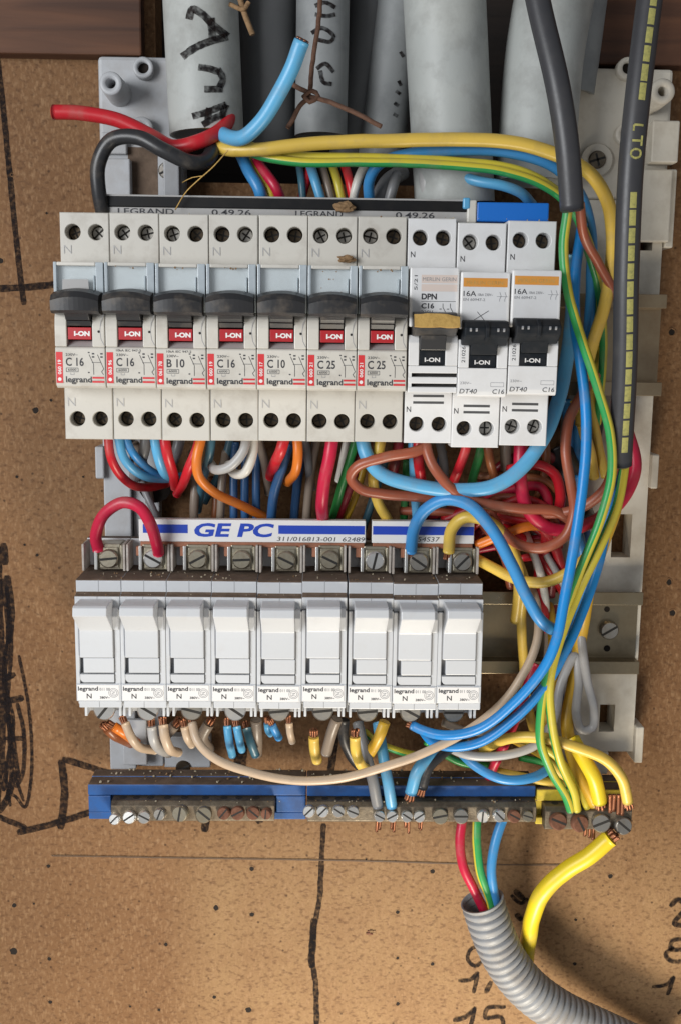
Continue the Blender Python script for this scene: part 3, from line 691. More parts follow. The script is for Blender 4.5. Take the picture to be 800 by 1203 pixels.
O = (0, -14, 4)
def toggle(kind):
    mb = MB()
    if kind == 'red':
        n = 11; vs = []; rows = []
        xs = [-hw + .5 + (W - 1.0) * i / (n - 1) for i in range(n)]
        prof = lambda a: [(61, 17.2 - 1.3 * a * a), (70, 16.7 - 1.5 * a * a), (74.4, 15.6 - 1.6 * a * a), (75.4, 14.3 - 1.7 * a * a), (76.0, 13.6 - 1.5 * a * a), (75.4, 9.2 - .2 * a * a), (73.9, 8.2), (66, 7.9), (61, 8.1)]
        for x in xs:
            a = x / hw; e = 1.0 if abs(a) < .9 else .97
            rows.append([(x, -(61 + (h - 61) * (1 - .09 * a * a)), z) for h, z in prof(a)])
        k = len(rows[0]); vs = [q for r_ in rows for q in r_]
        fs = [(i * k + j, (i + 1) * k + j, (i + 1) * k + (j + 1) % k, i * k + (j + 1) % k) for i in range(n - 1) for j in range(k)]
        mb.add(vs, fs, 0, False); mb.add(rows[0], [list(range(k))], 0); mb.add(rows[-1], [list(range(k))[::-1]], 0)
        mb.prism([(60, 9.6), (73, 9.2), (70.2, 7.0), (69.6, 6.0), (60, 5.9)], -4.2, 4.0, .25, 0)
        mb.prism([(60, 5.8), (67.9, 5.8), (66.9, 4.1), (60, 4.1)], -4.2, 4.0, .2, 0)
    elif kind == 'dpn':
        mb.prism([(62, 11.0), (72, 10.2), (75.5, 7.8), (75, 4.8), (70, 2.2), (62, 2.2)], -hw + 1.0, hw - 1.0, .5, 0)
        mb.prism([(60, 3.2), (71.0, 2.6), (69.0, -2.6), (60, -2.8)], -4.7, 4.1, .25, 0)
    else:
        mb.prism([(62, 9.8), (72, 9.0), (75.4, 6.6), (74.6, 3.6), (69, .6), (62, .6)], -hw + .7, hw - .9, .6, 0)
        mb.prism([(73.6, 9.0), (76.0, 6.6), (75.2, 3.2), (72.6, 2.0), (72, 8)], -.7, .7, .3, 0)
        for x in (-5.8, -3.8, 3.6, 5.6): mb.prism([(75.5, 6.5), (75.7, 5.9), (75.2, 5.3), (75, 6)], x - .35, x + .35, .05, 1)
        mb.prism([(60, 2), (70.0, 1.4), (68.2, -2.6), (60, -2.8)], -4.6, 4.6, .25, 0)
    return mb
def flag(kind):
    mb = MB()
    if kind == 'red':
        mb.box(-4.15, 3.95, 60, 66.5, -.55, 3.6, .15, 0)
        txt(mb, 'I-ON', -2.0, .75, 1.5, 66.56, 1, w=5.4, bold=.05)
    else:
        lo = -7.0 if kind == 'orange' else -7.7
        mb.box(-4.6, 4.5 if kind == 'orange' else 4.1, 60, 66.6, lo, -2.7, .12, 0)
        txt(mb, 'I-ON', -2.9, lo + 1.1, 1.4, 66.66, 1, w=5.4, bold=.03)
    return mb
def window(kind):
    mb = MB(); h = HN - 2.75
    sheet(mb, -hw + .6, hw - .6, 10, ZNT - .6, h, 0)
    mb.box(-hw + .05, -hw + 1.2, h, HN - .2, 9.3, ZNT - .1, .25, 2); mb.box(hw - 2.7, hw - .05, h, HN - .2, 9.3, ZNT - .1, .25, 2)
    mb.box(-hw + 1.3, hw - 2.8, HN - 1.1, HN - .2, 9.3, ZNT - 1.5, .2, 1)
    mb.box(-hw + 1.25, hw - 2.75, h, HN - .15, ZNT - 1.4, ZNT - .1, .3, 3)
    mb.box(hw - 3.6, hw - 3.1, h, HN - .5, 9.4, ZNT - 4.5, .1, 2)
    return mb
def print_red(code, rating, extra):
    mb = MB(); h = HN + .06
    sheet(mb, -8.35, -6.05, -15.6, -4.9, h, 1); disc(mb, -7.2, -14.3, .62, h + .05, 3)
    txt(mb, code, -6.6, -12.6, 1.15, h + .05, 3, w=5.0, rot=math.pi / 2, bold=.02)
    txt(mb, rating, -5.0, -9.6, 2.75, h, 0, w=6.2 if len(rating) > 3 else 5.2, bold=.018)
    txt(mb, '230V~', -5.0, -6.2, .85, h, 0, w=4.2, bold=.01)
    if extra: txt(mb, '10kA IEC 947-2', -5.0, -4.6, .75, h, 0, w=8.6, bold=.01)
    line(mb, [(-4.9, -10.4), (-.8, -10.4), (-.8, -11.7), (-4.9, -11.7), (-4.9, -10.4)], .16, h, 0); txt(mb, '6000', -4.3, -11.35, .7, h, 0, w=2.9, bold=.01)
    line(mb, [(-3.4, -12.0), (-3.4, -12.7), (-2.2, -12.7), (-2.2, -12.0)], .14, h, 2)
    txt(mb, 'legrand', -5.1, -15.3, 2.0, h, 0, w=9.0, bold=.022)
    sheet(mb, 4.1, 8.2, -14.0, -13.35, h, 1); sheet(mb, 4.1, 8.2, -15.4, -14.75, h, 1)
    # switch diagram
    line(mb, [(3.1, -5.7), (4.6, -9.0), (4.6, -12.6)], .2, h); line(mb, [(6.0, -5.7), (7.4, -9.0), (8.1, -10.6), (7.3, -11.6), (8.0, -12.6)], .2, h); line(mb, [(4.0, -8.4), (7.0, -8.4)], .15, h)
    for x, z in ((4.5, -5.4), (7.4, -5.4), (4.5, -6.5), (7.4, -6.5)): line(mb, [(x - .42, z), (x + .42, z)], .5, h)
    for x, z in ((3.0, -5.0), (2.9, -11.9)): line(mb, [(x - .3, z), (x + .3, z)], .4, h)
    return mb
def emboss(kind):
    mb = MB()
    if kind == 'red':
        txt(mb, 'N', -7.4, 29.3, 3.1, HS + .16, 0, w=2.7, bold=-.012, depth=.16); txt(mb, 'N', -7.4, -24.4, 3.1, HS + .16, 0, w=2.7, bold=-.012, depth=.16)
    else:
        txt(mb, 'N', -7.5, 30.0, 2.0, HS + .04, 0, w=1.6, bold=.01); txt(mb, 'N', -8.0 if kind == 'orange' else -7.9, -24.0 if kind == 'orange' else -25.0, 2.0, HS + .04, 0, w=1.6, bold=.01)
    return mb
def print_other(kind):
    mb = MB(); h = HN + .06
    if kind == 'dpn':
        sheet(mb, -4.6, 7.8, 17.6, 20.0, h, 1); sheet(mb, -4.6, 7.8, 20.4, 23.2, h, 1); txt(mb, 'MERLIN GERIN', -4.2, 21.1, 1.3, h + .04, 4, w=11.6)
        txt(mb, 'DPN', -4.5, 14.9, 1.9, h, 0, w=5.3, bold=.035); line(mb, [(-4.6, 14.2), (7.4, 14.2)], .16, h)
        txt(mb, 'C16', -4.5, 11.8, 1.7, h, 0, w=4.4, bold=.03); txt(mb, '230V~', -4.5, 10.1, 1.0, h, 0, w=5.2)
        line(mb, [(-4.5, 9.5), (1.2, 9.5), (1.2, 8.1), (-4.5, 8.1), (-4.5, 9.5)], .13, h); txt(mb, '6000', -3.6, 8.4, .8, h, 4, w=3.6)
        txt(mb, '5/21', -6.0, 18.0, 1.1, h, 0, w=5, rot=math.pi / 2)
        for x in (3.0, 5.6): line(mb, [(x, 13.5), (x, 12.2), (x + .9, 10.6), (x, 9.4), (x, 8.2)], .2, h)
        for x in (2.2, 4.8): line(mb, [(x - .4, 11.6), (x + .4, 11.6)], .25, h); line(mb, [(x - .4, 9), (x + .4, 9)], .25, h)
    else:
        sheet(mb, -7.7, 7.6, 20.7, 23.7, h, 2); txt(mb, 'MERLIN GERIN', -6.6, 21.5, 1.3, h + .04, 5, w=12.6)
        txt(mb, '16A', -7.6, 17.5, 1.8, h, 0, w=4.4, bold=.005); txt(mb, '10kA 230V~', -2.6, 17.6, .9, h, 4, w=5.2, bold=.01); txt(mb, 'EN 60947-2', -7.6, 15.9, .9, h, 4, w=7.6, bold=.01)
        for x in (5.0, 6.8): line(mb, [(x, 19.0), (x + .5, 17.6), (x, 16.6), (x, 15.8)], .16, h, 4)
        line(mb, [(4.0, 17.5), (7.8, 17.5)], .14, h, 4)
        txt(mb, '21026', -6.3, -5.4, 1.25, h, 0, w=5.6, rot=math.pi / 2)
        txt(mb, 'DT40', -8.0, -16.1, 1.6, h, 0, w=6.0, shear=.25); txt(mb, 'C16', 3.6, -16.1, 1.6, h, 0, w=4.2, shear=.15)
        line(mb, [(3.0, -12.2), (7.6, -12.2), (7.6, -13.6), (3.0, -13.6), (3.0, -12.2)], .12, h, 4); txt(mb, '230V~', -7.8, -12.9, .9, h, 4, w=4.0)
    return mb

RATE = [('C 16', '060 19', 0), ('C 16', '063 96', 1), ('B 10', '061 78', 1), ('C 16', '060 19', 0), ('C 10', '060 17', 0), ('C 25', '060 21', 0), ('C 25', '060 21', 0)]
LAB = ['white C 16 breaker at the outer end of the row, next to bare chipboard',
       'white C 16 breaker with black toggle, standing between another C 16 and the B 10',
       'white circuit breaker marked B 10, black toggle, red flag',
       'white C 16 breaker with black toggle, standing between the B 10 and the C 10',
       'white circuit breaker marked C 10, black toggle, red flag',
       'white C 25 breaker with brown crumbs stuck above its window, beside the C 10',
       'white C 25 breaker with clean window, beside the breaker marked DPN',
       'cream breaker marked DPN with torn gold card above its toggle',
       'cream DT40 breaker with orange band and a pencilled X',
       'cream DT40 breaker with orange band at the end of the row, no pencil mark']
NMS = ['circuit_breaker'] * 10
proto = {}
bz = [0, .1, -.1, 0, .1, 0, .1, -.2, -1.6, -.7]; bx = [0, 0, 0, 0, 0, 0, 0, .35, .35, .55]; bh = [0, 0, .2, 0, 0, .15, 0, -.5, .3, .6]
for i in range(10):
    kind = 'red' if i < 7 else ('dpn' if i == 7 else 'orange')
    xc = -90.7 + PITCH * (i + .5) + bx[i]
    t = thing('circuit_breaker', (xc, -14 - bh[i], 4 + bz[i]), LAB[i], 'circuit breaker', 'circuit breakers on the upper rail')
    t.rotation_euler = (0, math.radians(random.uniform(-.12, .12)), 0)
    if i >= 7: t.rotation_euler = (0, math.radians([.35, -.5, -.9][i - 7]) * -.4, 0)
    pl = 'white' if kind == 'red' else 'cream'
    if kind not in proto:
        ps = [breaker_body(kind).build('housing', [pl, 'gap', 'emboss'], t, O), toggle(kind).build('toggle', ['black' if kind != 'orange' else 'dkgrey', 'printgrey'], t, O),
              flag(kind).build('on_flag', ['redflag' if kind == 'red' else 'dkgrey', 'printwhite'], t, O)]
        if kind == 'red': ps.append(window(kind).build('label_window', ['paper', 'cover', 'coveredge', 'white'], t, O))
        ps.append(emboss(kind).build('lettering', 'emboss' if kind == 'red' else 'print', t, O))
        if kind != 'red': ps.append(print_other(kind).build('lettering', ['print', 'pinkband', 'orangeband', 'printwhite', 'printgrey', 'sticker'], t, O))
        proto[kind] = ps
    else:
        for q in proto[kind]: link_copy(q, t)
    if kind == 'red':
        print_red(RATE[i][1], RATE[i][0], RATE[i][2]).build('lettering', ['print', 'printred', 'printgrey', 'printwhite'], t, O)
        mb = MB(); mb.cyl((6.6, -HN + .3, 2.2), (0, -1, 0), .45, .36, 10, 1); line(mb, [(hw - .2, 8.2), (7.4, 5.5), (7.0, 2.5), (7.4, -.5), (hw - .2, -2.4)], .22, HN + .03, 0)
        mb.build('test_port', ['printgrey', 'gap'], t, O)
    else:
        mb = MB()
        if kind == 'orange':
            for z in (-21.6, -23.9): sheet(mb, -4.6, 5.0, z, z + .9, HS + .03, 0)
        else:
            for z in (-19.6, -22.0): sheet(mb, -5.6, 5.6, z, z + .9, HS + .03, 0)
        mb.build('vent_slot', 'slotgrey', t, O)
    for hx in (-4.1, 4.1):
        for hz in (36.8, -28.9 if kind == 'red' else -29.4):
            screw(t, (hx + .05, -HS + 6.9, hz), 2.45, 1.8, 'cross', None, random.choice((('darkscrew', 'gap'), ('darkscrew', 'gap'), ('steel', 'gap'))), O, 'terminal_screw')
    if i == 7:
        mb = MB(); n = 8; up = []; lowr = []
        for k in range(n):
            x = -hw + 1.0 + (W - 1.6) * k / (n - 1); up.append((x, -(74.8 + .12 * random.random()), 9.6 + .5 * random.random() - .012 * (x + 2) ** 2)); lowr.append((x, -(76.5 + .12 * random.random()), 5.2 + .4 * random.random()))
        bk = [(x, y + .9, z - .5) for x, y, z in up]; bl = [(x, y + 1.0, z - .3) for x, y, z in lowr]
        mb.add(up + lowr + bk + bl, [(k, k + n, k + n + 1, k + 1) for k in range(n - 1)] + [(k + n, k + 3 * n, k + 3 * n + 1, k + n + 1) for k in range(n - 1)] + [(k, k + 1, k + 2 * n + 1, k + 2 * n) for k in range(n - 1)])
        mb.build('torn_card', 'sticker', t, O)
    if i == 8:
        mb = MB(); line(mb, [(-3.6, 9.4), (1.4, 12.6)], .2, HN + .07); line(mb, [(-2.6, 12.2), (.4, 8.8)], .2, HN + .07); mb.build('pencil_cross', 'print', t, O)
    if i == 0:
        mb = MB(); mb.add([(-5.6, -66.95, 15.8), (3.6, -66.95, 15.9), (3.4, -66.95, 19.9), (-5.4, -66.95, 19.8)], [(0, 1, 2, 3)]); mb.build('torn_tape', 'ltgrey', t, O)
    if i == 5:
        mb = MB()
        for k in range(9): a, c = random.uniform(-4, 3), random.choice((23.6, 23.3, 18, 16.5, 21)); disc(mb, a, c, random.uniform(.15, .45), 67.0, 0, 7)
        mb.build('dirt_speck', 'crumb', t, O)
    elif i in (1, 2, 3, 6):
        mb = MB()
        for k in range(4): disc(mb, random.uniform(-5, 4), 23.9 + random.uniform(-.3, .5), random.uniform(.15, .4), 67.0, 0, 7)
        mb.build('dirt_speck', 'crumb', t, O)

def crumb(label, px, py, h, w, hh):
    p = at(px, py, h); b = bmesh.new(); bmesh.ops.create_icosphere(b, subdivisions=3, radius=1)
    for v in b.verts:
        k = 1 + .55 * noise.noise(v.co * 1.7 + Vector((px, 0, 0))) + .2 * noise.noise(v.co * 5); v.co = Vector((v.co.x * w * k, v.co.y * 1.6 * k, v.co.z * hh * k)) + p
    mb = MB(); mb.bm(b); tag(mb.build('debris_crumb', 'crumb', origin=p), label, 'debris crumb')
crumb('brown crumb lying on the printed busbar', 405, 243, 49.5, 3.4, 1.9)
crumb('brown crumb lodged on top of the C 25 breaker nose', 407, 304, 57, 2.9, 1.3)

# ================================================================== FUSE CARRIERS
FP, FW = 17.18, 17.0; fh = FW / 2
def fuse_parts(t, O):
    mb = MB()
    # stepped housing: terminal floor, step 1, step 2, frame
    mb.prism([(19.6, -78.5), (24, -78.5), (24, -89.4), (30, -90.2), (45.4, -90.4), (46, -90.9), (46, -95.2), (47, -95.9), (48.6, -96.1), (49, -96.6), (49, -101), (47.2, -101.2), (47.2, -139.3), (36, -139.6), (36, -146), (19.6, -146)], -fh, fh, .22, 0, upmi=1)
    # seam that divides each step in two
    for z0, z1, h in ((-95.1, -90.6, 46.04), (-100.9, -96.3, 49.04)): mb.box(-.1, .1, h - .3, h, z0, z1, 0, 2)
    # frame rails left and right of the carrier + lower frame
    mb.box(-fh, -fh + 1.5, 47, 50, -137.2, -101.2, .25, 0); mb.box(fh - 2.2, fh, 47, 50, -137.2, -101.2, .25, 0)
    mb.box(-fh, fh, 47, 50.2, -137.2, -130.3, .25, 0)
    mb.box(-fh + .8, fh, 44, 49.6, -140.0, -137.3, .3, 0); mb.box(-.1, .1, 49.3, 49.64, -139.8, -137.5, 0, 2)
    # terminal fins
    for x in (-fh + .1, fh - 1.0): mb.box(x, x + .9, 22, 35, -89.6, -79, .2, 3)
    for x in (-fh + .9, fh - 2.8, fh - 1.2): mb.box(x, x + 1.0, 30, 41, -146.5, -139, .2, 0)
    mb.build('housing', ['fuse', 'dust', 'printgrey', 'dustlight'], t, O)
    mb = MB()
    LIP = [(47, -97.4), (60.0, -97.2), (61.2, -97.8), (61.8, -100.8), (51.6, -108.6), (51.2, -109.2), (51.2, -119.7), (47, -119.7)]
    mb.prism(LIP, -fh + 1.9, fh - 2.6, .3, 0)
    # side cheek of the grip
    mb.prism([(47, -100.4), (50.6, -100.4), (51.8, -103.5), (50.8, -108.8), (47, -109.2)], fh - 2.58, fh - .5, .25, 0)
    mb.box(-fh + 3.1, fh - 2.4, 47, 50.9, -125.7, -119.9, .25, 0)
    mb.box(-fh + 1.55, fh - 2.3, 47, 48.3, -130.2, -119.8, 0, 1); mb.box(-fh + 1.55, -fh + 1.88, 47, 50.4, -119.7, -101.4, 0, 2); mb.box(fh - 2.58, fh - 2.25, 47, 50.4, -119.7, -109, 0, 2)
    b = MB(); pr = [(-fh + 1.7, -126.4), (fh - 2.5, -126.4), (fh - 2.5, -129.5), (-fh + 3.0, -129.5), (-fh + 2.3, -129.2), (-fh + 1.8, -128.4)]
    fr = [(x, -50.7, z) for x, z in pr]; bk = [(x, -47, z) for x, z in pr]; q = len(pr)
    mb.add(fr + bk, [list(range(q))[::-1]] + [(k, (k + 1) % q, (k + 1) % q + q, k + q) for k in range(q)], 0)
    mb.build('fuse_drawer', ['fuse2', 'notch', 'printgrey'], t, O)
    mb = MB(); mb.box(-fh + .4, fh - .8, 50.1, 50.4, -136.7, -130.7, .12, 0); h = 50.45
    txt(mb, 'legrand', -fh + .7, -132.9, 1.6, h, 1, w=7.6, bold=.025); txt(mb, '011 00', .3, -132.9, 1.1, h, 2, w=4.0, bold=.02); txt(mb, 'N', -4.6, -136.0, 1.9, h, 1, w=1.9, bold=.015)
    txt(mb, '380V~', .4, -136.1, .9, h, 1, w=3.8, bold=.02)
    for rr in (1.8, 1.25):
        n = 18; line(mb, [(5.6 + rr * math.cos(2 * math.pi * k / n), -133.8 + rr * math.sin(2 * math.pi * k / n)) for k in range(n + 1)], .17, h, 2)
    line(mb, [(4.9, -133.4), (6.2, -133.4), (4.9, -134.3), (6.2, -134.3)], .15, h, 2)
    mb.build('label', ['printwhite', 'print', 'printgrey'], t, O)
    mb = MB()
    mb.box(-2.4, 6.4, 22, 33.5, -89.4, -79.2, .5, 0); mb.box(-3.6, -2.3, 22, 35.2, -89.2, -79.6, .3, 1); mb.box(6.3, 7.4, 22, 34, -89.2, -79.6, .3, 0)
    mb.box(-1.6, 5.6, 33.4, 34.2, -88.6, -80.4, .3, 0)
    mb.build('terminal_clamp', ['brass', 'bright'], t, O)
    mb = MB(); mb.box(-4.4, 3.8, 30, 38, -146, -139.5, .4, 0); mb.build('terminal_clamp', 'bright', t, O)
FL = ['first white fuse carrier, under the arched red jumper wire, next to bare chipboard', 'second white fuse carrier, with shiny top screw under the end of the red jumper',
      'white fuse carrier under the letter G of the strip, third in its row', 'white fuse carrier under the letters PC, fourth in its row',
      'white fuse carrier at the middle of its row with a dark speck on its grip', 'white fuse carrier just before the wide dark seam in the fuse row',
      'white fuse carrier just after the wide dark seam, with bright cracked top screw', 'white fuse carrier with the thick blue wire in its top screw', 'last white fuse carrier, with a yellow wire in its top screw']
protoF = None
tops = [('brass', 'gap'), ('bright', 'gap'), ('brass', 'gap'), ('brass', 'gap'), ('brass', 'gap'), ('brass', 'gap'), ('bright', 'gap'), ('steel', 'gap'), ('steel', 'gap')]
angT = [.1, -.5, .5, .05, -.45, -.45, 1.35, -.6, .8]; angB = [.9, -.55, -.25, -.6, .1, .1, .1, -.5, 0]
tz = [0, -.1, .1, 0, 0, .1, -.1, -.1, -.3]
for i in range(9):
    xc = -90.6 + FP * (i + .5) + (.35 if i >= 6 else 0); O = (0, -10, -117)
    t = thing('fuse_carrier', (xc, -10 - [0, .2, 0, .1, 0, 0, .2, .1, 0][i], -117 + tz[i] - i * .02), FL[i], 'fuse carrier', 'white fuse carriers on the lower rail')
    t.rotation_euler = (math.radians(random.uniform(-.35, .35)), math.radians(random.uniform(-.1, .1)), math.radians(random.uniform(-.12, .12)))
    if protoF is None: fuse_parts(t, O); protoF = [c for c in t.children]
    else:
        for q in protoF: link_copy(q, t)
    screw(t, (2.0, -34.2, -84.6), 3.7, 1.8, 'slot', angT[i], tops[i], O, 'terminal_screw')
    screw(t, (-.3, -38.2, -144.6), 4.2, 1.8, 'slot', angB[i], ('bright', 'gap') if i in (0, 1, 3) else ('steel', 'gap'), O, 'terminal_screw')
    if i in (1, 4, 6):
        mb = MB()
        for k in range(3 if i == 1 else 1): disc(mb, (-3.2 + k * 1.3 if i == 1 else -1.0), -99.6 - .2 * (k % 2), .22, 58.0, 0, 7)
        mb.build('dirt_speck', 'crumb', t, O)

# printed comb strips above the fuses
def comb(name, x0, x1, label, texts, blues, teeth):
    t = thing(name, (x0, -30, -80), label, 'comb busbar'); O = (x0, -30, -80)
    mb = MB(); mb.box(x0, x1, 29.5, 33.5, -78.0, -69.2, .25); mb.build('plastic_strip', 'printwhite', t, O)
    mb = MB()
    for a, c in blues: sheet(mb, a, c, -74.6, -71.2, 33.56, 0)
    for s_, x, z, cap, w, sh, mi, bo in texts: txt(mb, s_, x, z, cap, 33.6, mi, w=w, bold=bo, shear=sh)
    mb.build('lettering', ['printblue', 'printgrey', 'print'], t, O)
    mb = MB(); mb.box(x0 + .4, x1 - .4, 30, 32.6, -80.2, -78.05, .2)
    mb.build('copper_bar', 'copperdull', t, O)
    for x in teeth: mb = MB(); mb.box(x - 2.0, x + 1.6, 30.2, 32.4, -84, -80.25, .2); mb.build('tooth', 'copperdull', t, O)
comb('comb_busbar', -68.4, 19.7, 'white strip printed GE PC between two blue bars, feeding seven fuses', [('GE PC', -47.5, -75.7, 5.0, 30.5, .25, 0, .035), ('311/016813-001  62489', -14.8, -77.4, 1.7, 34.0, .2, 2, 0)],
     [(-66.8, -49.4), (-14.2, 19.3)], [-90.6 + FP * (k + .5) - 3.0 for k in range(1, 7)])
comb('comb_busbar', 22.2, 62.2, 'short white strip with one blue bar behind the blue and yellow wires', [('54S37', 40, -77.2, 1.8, 8.4, .2, 2, 0)], [(22.5, 62.0)], [-90.6 + FP * (k + .5) - 2.6 for k in range(7, 9)])

# ================================================================== TERMINAL BARS
def tbar(name, label, carrier, x0, x1, z0, z1, hc, bx0, bx1, bz0, bz1, screws_, cm, bm_, holes, ends):
    t = thing(name, (x0, -10, z0), label, 'terminal bar', 'terminal bars along the bottom'); O = (x0, -10, z0)
    mb = MB()
    mb.box(x0, x1, 11.7, hc - 8, z0 + 1, z1, .6, 0, topmi=1); mb.box(x0, x1, hc - 8.1, hc, bz1 + .6, z1 - .3, .5, 0, topmi=1); mb.box(x0, x1, hc - 8.1, hc - 3.2, z0 + .2, bz1 + .5, .4, 0)
    mb.box(x0, x1, hc - 8, hc - .6, z0, z0 + 3.2, .4, 0)
    for a, c in ends: mb.box(a, c, hc - 3.3, hc - .1, z0 + 3.4, bz1 + .4, .4, 0)
    mb.build('insulated_carrier', [cm, 'dust'], t, O)
    mb = MB(); mb.prism([(hc - 3, bz1), (hc + 3.4, bz1), (hc + 5, bz1 - 1.6), (hc + 5, bz0 + .6), (hc + 4.4, bz0), (hc - 3, bz0)], bx0, bx1, .3, 0, upmi=1)
    mb.build('metal_bar', [bm_, 'dirtybar'], t, O)
    for x in holes:
        mb = MB(); n = 14
        mb.add([(x + 1.5 * math.cos(2 * math.pi * k / n), -(hc + .6) + 1.5 * math.sin(2 * math.pi * k / n), bz1 + .05) for k in range(n)], [list(range(n))])
        mb.build('wire_hole', 'gap', t, O)
    for px, py, r, m_, a in screws_:
        p = at(px, py, hc + 6); screw(t, (p.x, -(hc + 4.8), p.z), r, 2.6, 'slot', a, (m_, 'gap'), O, 'screw', tilt=-.25)
    return t
BH = 27
tbar('terminal_bar', 'blue terminal bar with a free end, holding three bright and four rusty screws', 'blue', -92.3, -2.8, -196.4, -180.6, BH, -82, -15.6, -194.8, -186.3,
     [(136, 963, 2.3, 'bright', .8), (153, 961, 2.7, 'bright', .6), (169, 961, 2.6, 'bright', -.5), (189, 957, 2.5, 'steel', 1.2), (213, 956, 3.4, 'brass', 1.4), (239, 958, 3.4, 'brass', -.7), (264, 956, 2.6, 'rust', .9), (280, 956, 2.8, 'rust', .5), (297, 956, 2.7, 'rust', -.7), (314, 956, 2.2, 'rust', 1.5)],
     'bluecarrier', 'barsteel', [at(x, 948, 33).x for x in (142, 158, 175, 195, 215, 240, 262, 280, 300)], [(-92.2, -83), (-15, -2.9)])
tbar('terminal_bar', 'blue terminal bar holding the black and blue wires, beside the yellow one', 'blue', -2.4, 92.2, -196.6, -180.8, BH, -2.2, 91.8, -195, -186.6,
     [(364, 954, 2.5, 'bright', .8), (380, 954, 2.5, 'bright', .8), (397, 954, 2.5, 'bright', -.6), (414, 955, 2.5, 'bright', -.4), (445, 960, 2.3, 'bright', -.5), (461, 960, 2.4, 'bright', .5), (477, 960, 2.4, 'bright', -.6), (493, 960, 2.4, 'bright', .6), (517, 960, 3.3, 'brass', .2), (541, 960, 3.1, 'steel', 0), (568, 959, 2.6, 'bright', 1.5), (585, 959, 2.6, 'bright', -.8), (603, 960, 2.6, 'rust', -.5), (619, 960, 2.3, 'brass', -.3)],
     'bluecarrier', 'dirtybar', [at(x, 946, 33).x for x in (366, 382, 398, 414, 430, 518, 545, 570, 588, 606)], [])
tbar('terminal_bar', 'yellow earth terminal bar with rusty screws and thick yellow wires', 'yellow', 92.8, 130.5, -198.4, -182.4, BH, 95.5, 131.5, -198.2, -188.4,
     [(655, 966, 3.6, 'rust', -.4), (680, 968, 3.6, 'rust', -1.1), (706, 968, 3.9, 'steel', .4), (731, 971, 3.7, 'steel', -.7)],
     'yelcarrier', 'dirtybar', [at(x, 952, 33).x for x in (655,)], [])

# ================================================================== CABLES, CONDUIT
def cable(label, pts, dpx, m_='cable'):
    C = px_line(pts); r = dpx / 2 * mmpx(C[len(C) // 2]); C = spline(C, 2); mb = MB(); tube(mb, C, r, 26)
    o = mb.build('sheathed_cable', m_, origin=C[0]); tag(o, label, 'cable', 'dark sheathed cables'); return o, C, r
cable('dark grey sheathed cable ending in a green and yellow and a brown wire', [(618, -70, 62), (634, 10, 66), (655, 100, 70), (666, 170, 70), (672, 246, 68)], 29)
CP = [(776, -90, 62), (763, 0, 64), (749, 115, 66), (741, 200, 66), (736, 320, 64), (734, 430, 60), (728, 546, 54)]
o, C, r = cable('dark grey sheathed cable printed with yellow dashes', CP, 30)
def patch(o, C, r, y0, y1, a0, a1, name='yellow_dash', m_='cableprint'):
    """print on the cable skin between two photo heights and two angles (deg, 0 = facing out)"""
    z0, z1 = at(740, y1, 64).z, at(740, y0, 64).z; F = frames(C); rows = [f for f in F if z0 <= f[0].z <= z1]
    if len(rows) < 2: return
    vs = []; k = 6
    for p, t, a, b_ in rows:
        for j in range(k):
            an = math.radians(a0 + (a1 - a0) * j / (k - 1)); vs.append(p + (a * math.cos(an) + b_ * math.sin(an)) * (r + .06))
    mb = MB(); mb.add(vs, [(i * k + j, (i + 1) * k + j, (i + 1) * k + j + 1, i * k + j + 1) for i in range(len(rows) - 1) for j in range(k - 1)], 0, True)
    mb.build(name, m_, o, origin=C[0])
C2 = spline(px_line(CP), .2)
for k in range(7): patch(o, C2, r, -22 + k * 22 - 8, -22 + k * 22 + 12, 12, -18)
for k in range(15): patch(o, C2, r, 227 + k * 20.4, 227 + k * 20.4 + 18.6, 12, -18)
# LTO print, reading down the cable
def on_skin(y, da, C, r, F):
    f = min(F, key=lambda q: abs(q[0].z - at(742, y, 66).z)); an = math.radians(da); return f[0] + (f[2] * math.cos(an) + f[3] * math.sin(an)) * (r + .07)
F2 = frames(C2)
def cable_stroke(pts, w=1.0):
    fine = [(y0 + (y1 - y0) * i / 5, a0 + (a1 - a0) * i / 5) for (y0, a0), (y1, a1) in zip(pts, pts[1:]) for i in range(6)]
    P = [on_skin(y, a, C2, r, F2) for y, a in fine]; mb = MB()
    for p, q in zip(P, P[1:]):
        if (q - p).length < .02: continue
        d = (q - p).normalized(); nn = d.cross(Vector((0, -1, 0))).normalized() * w / 2
        mb.add([p + nn, p - nn, q - nn, q + nn], [(0, 1, 2, 3)])
    mb.build('lettering', 'cableprint', o, origin=C2[0])
sg = 1
for st in ([(149, -24), (149, 18)], [(149, 18), (156, 18)], [(167, 20), (167, -22)], [(161, -22), (173, -22)],
           [(177.5, 12), (180, 20), (184, 20), (186.5, 12), (187, 0), (186.5, -14), (184, -22), (180, -22), (177.5, -14), (177, 0), (177.5, 12)]): cable_stroke(st, .75)

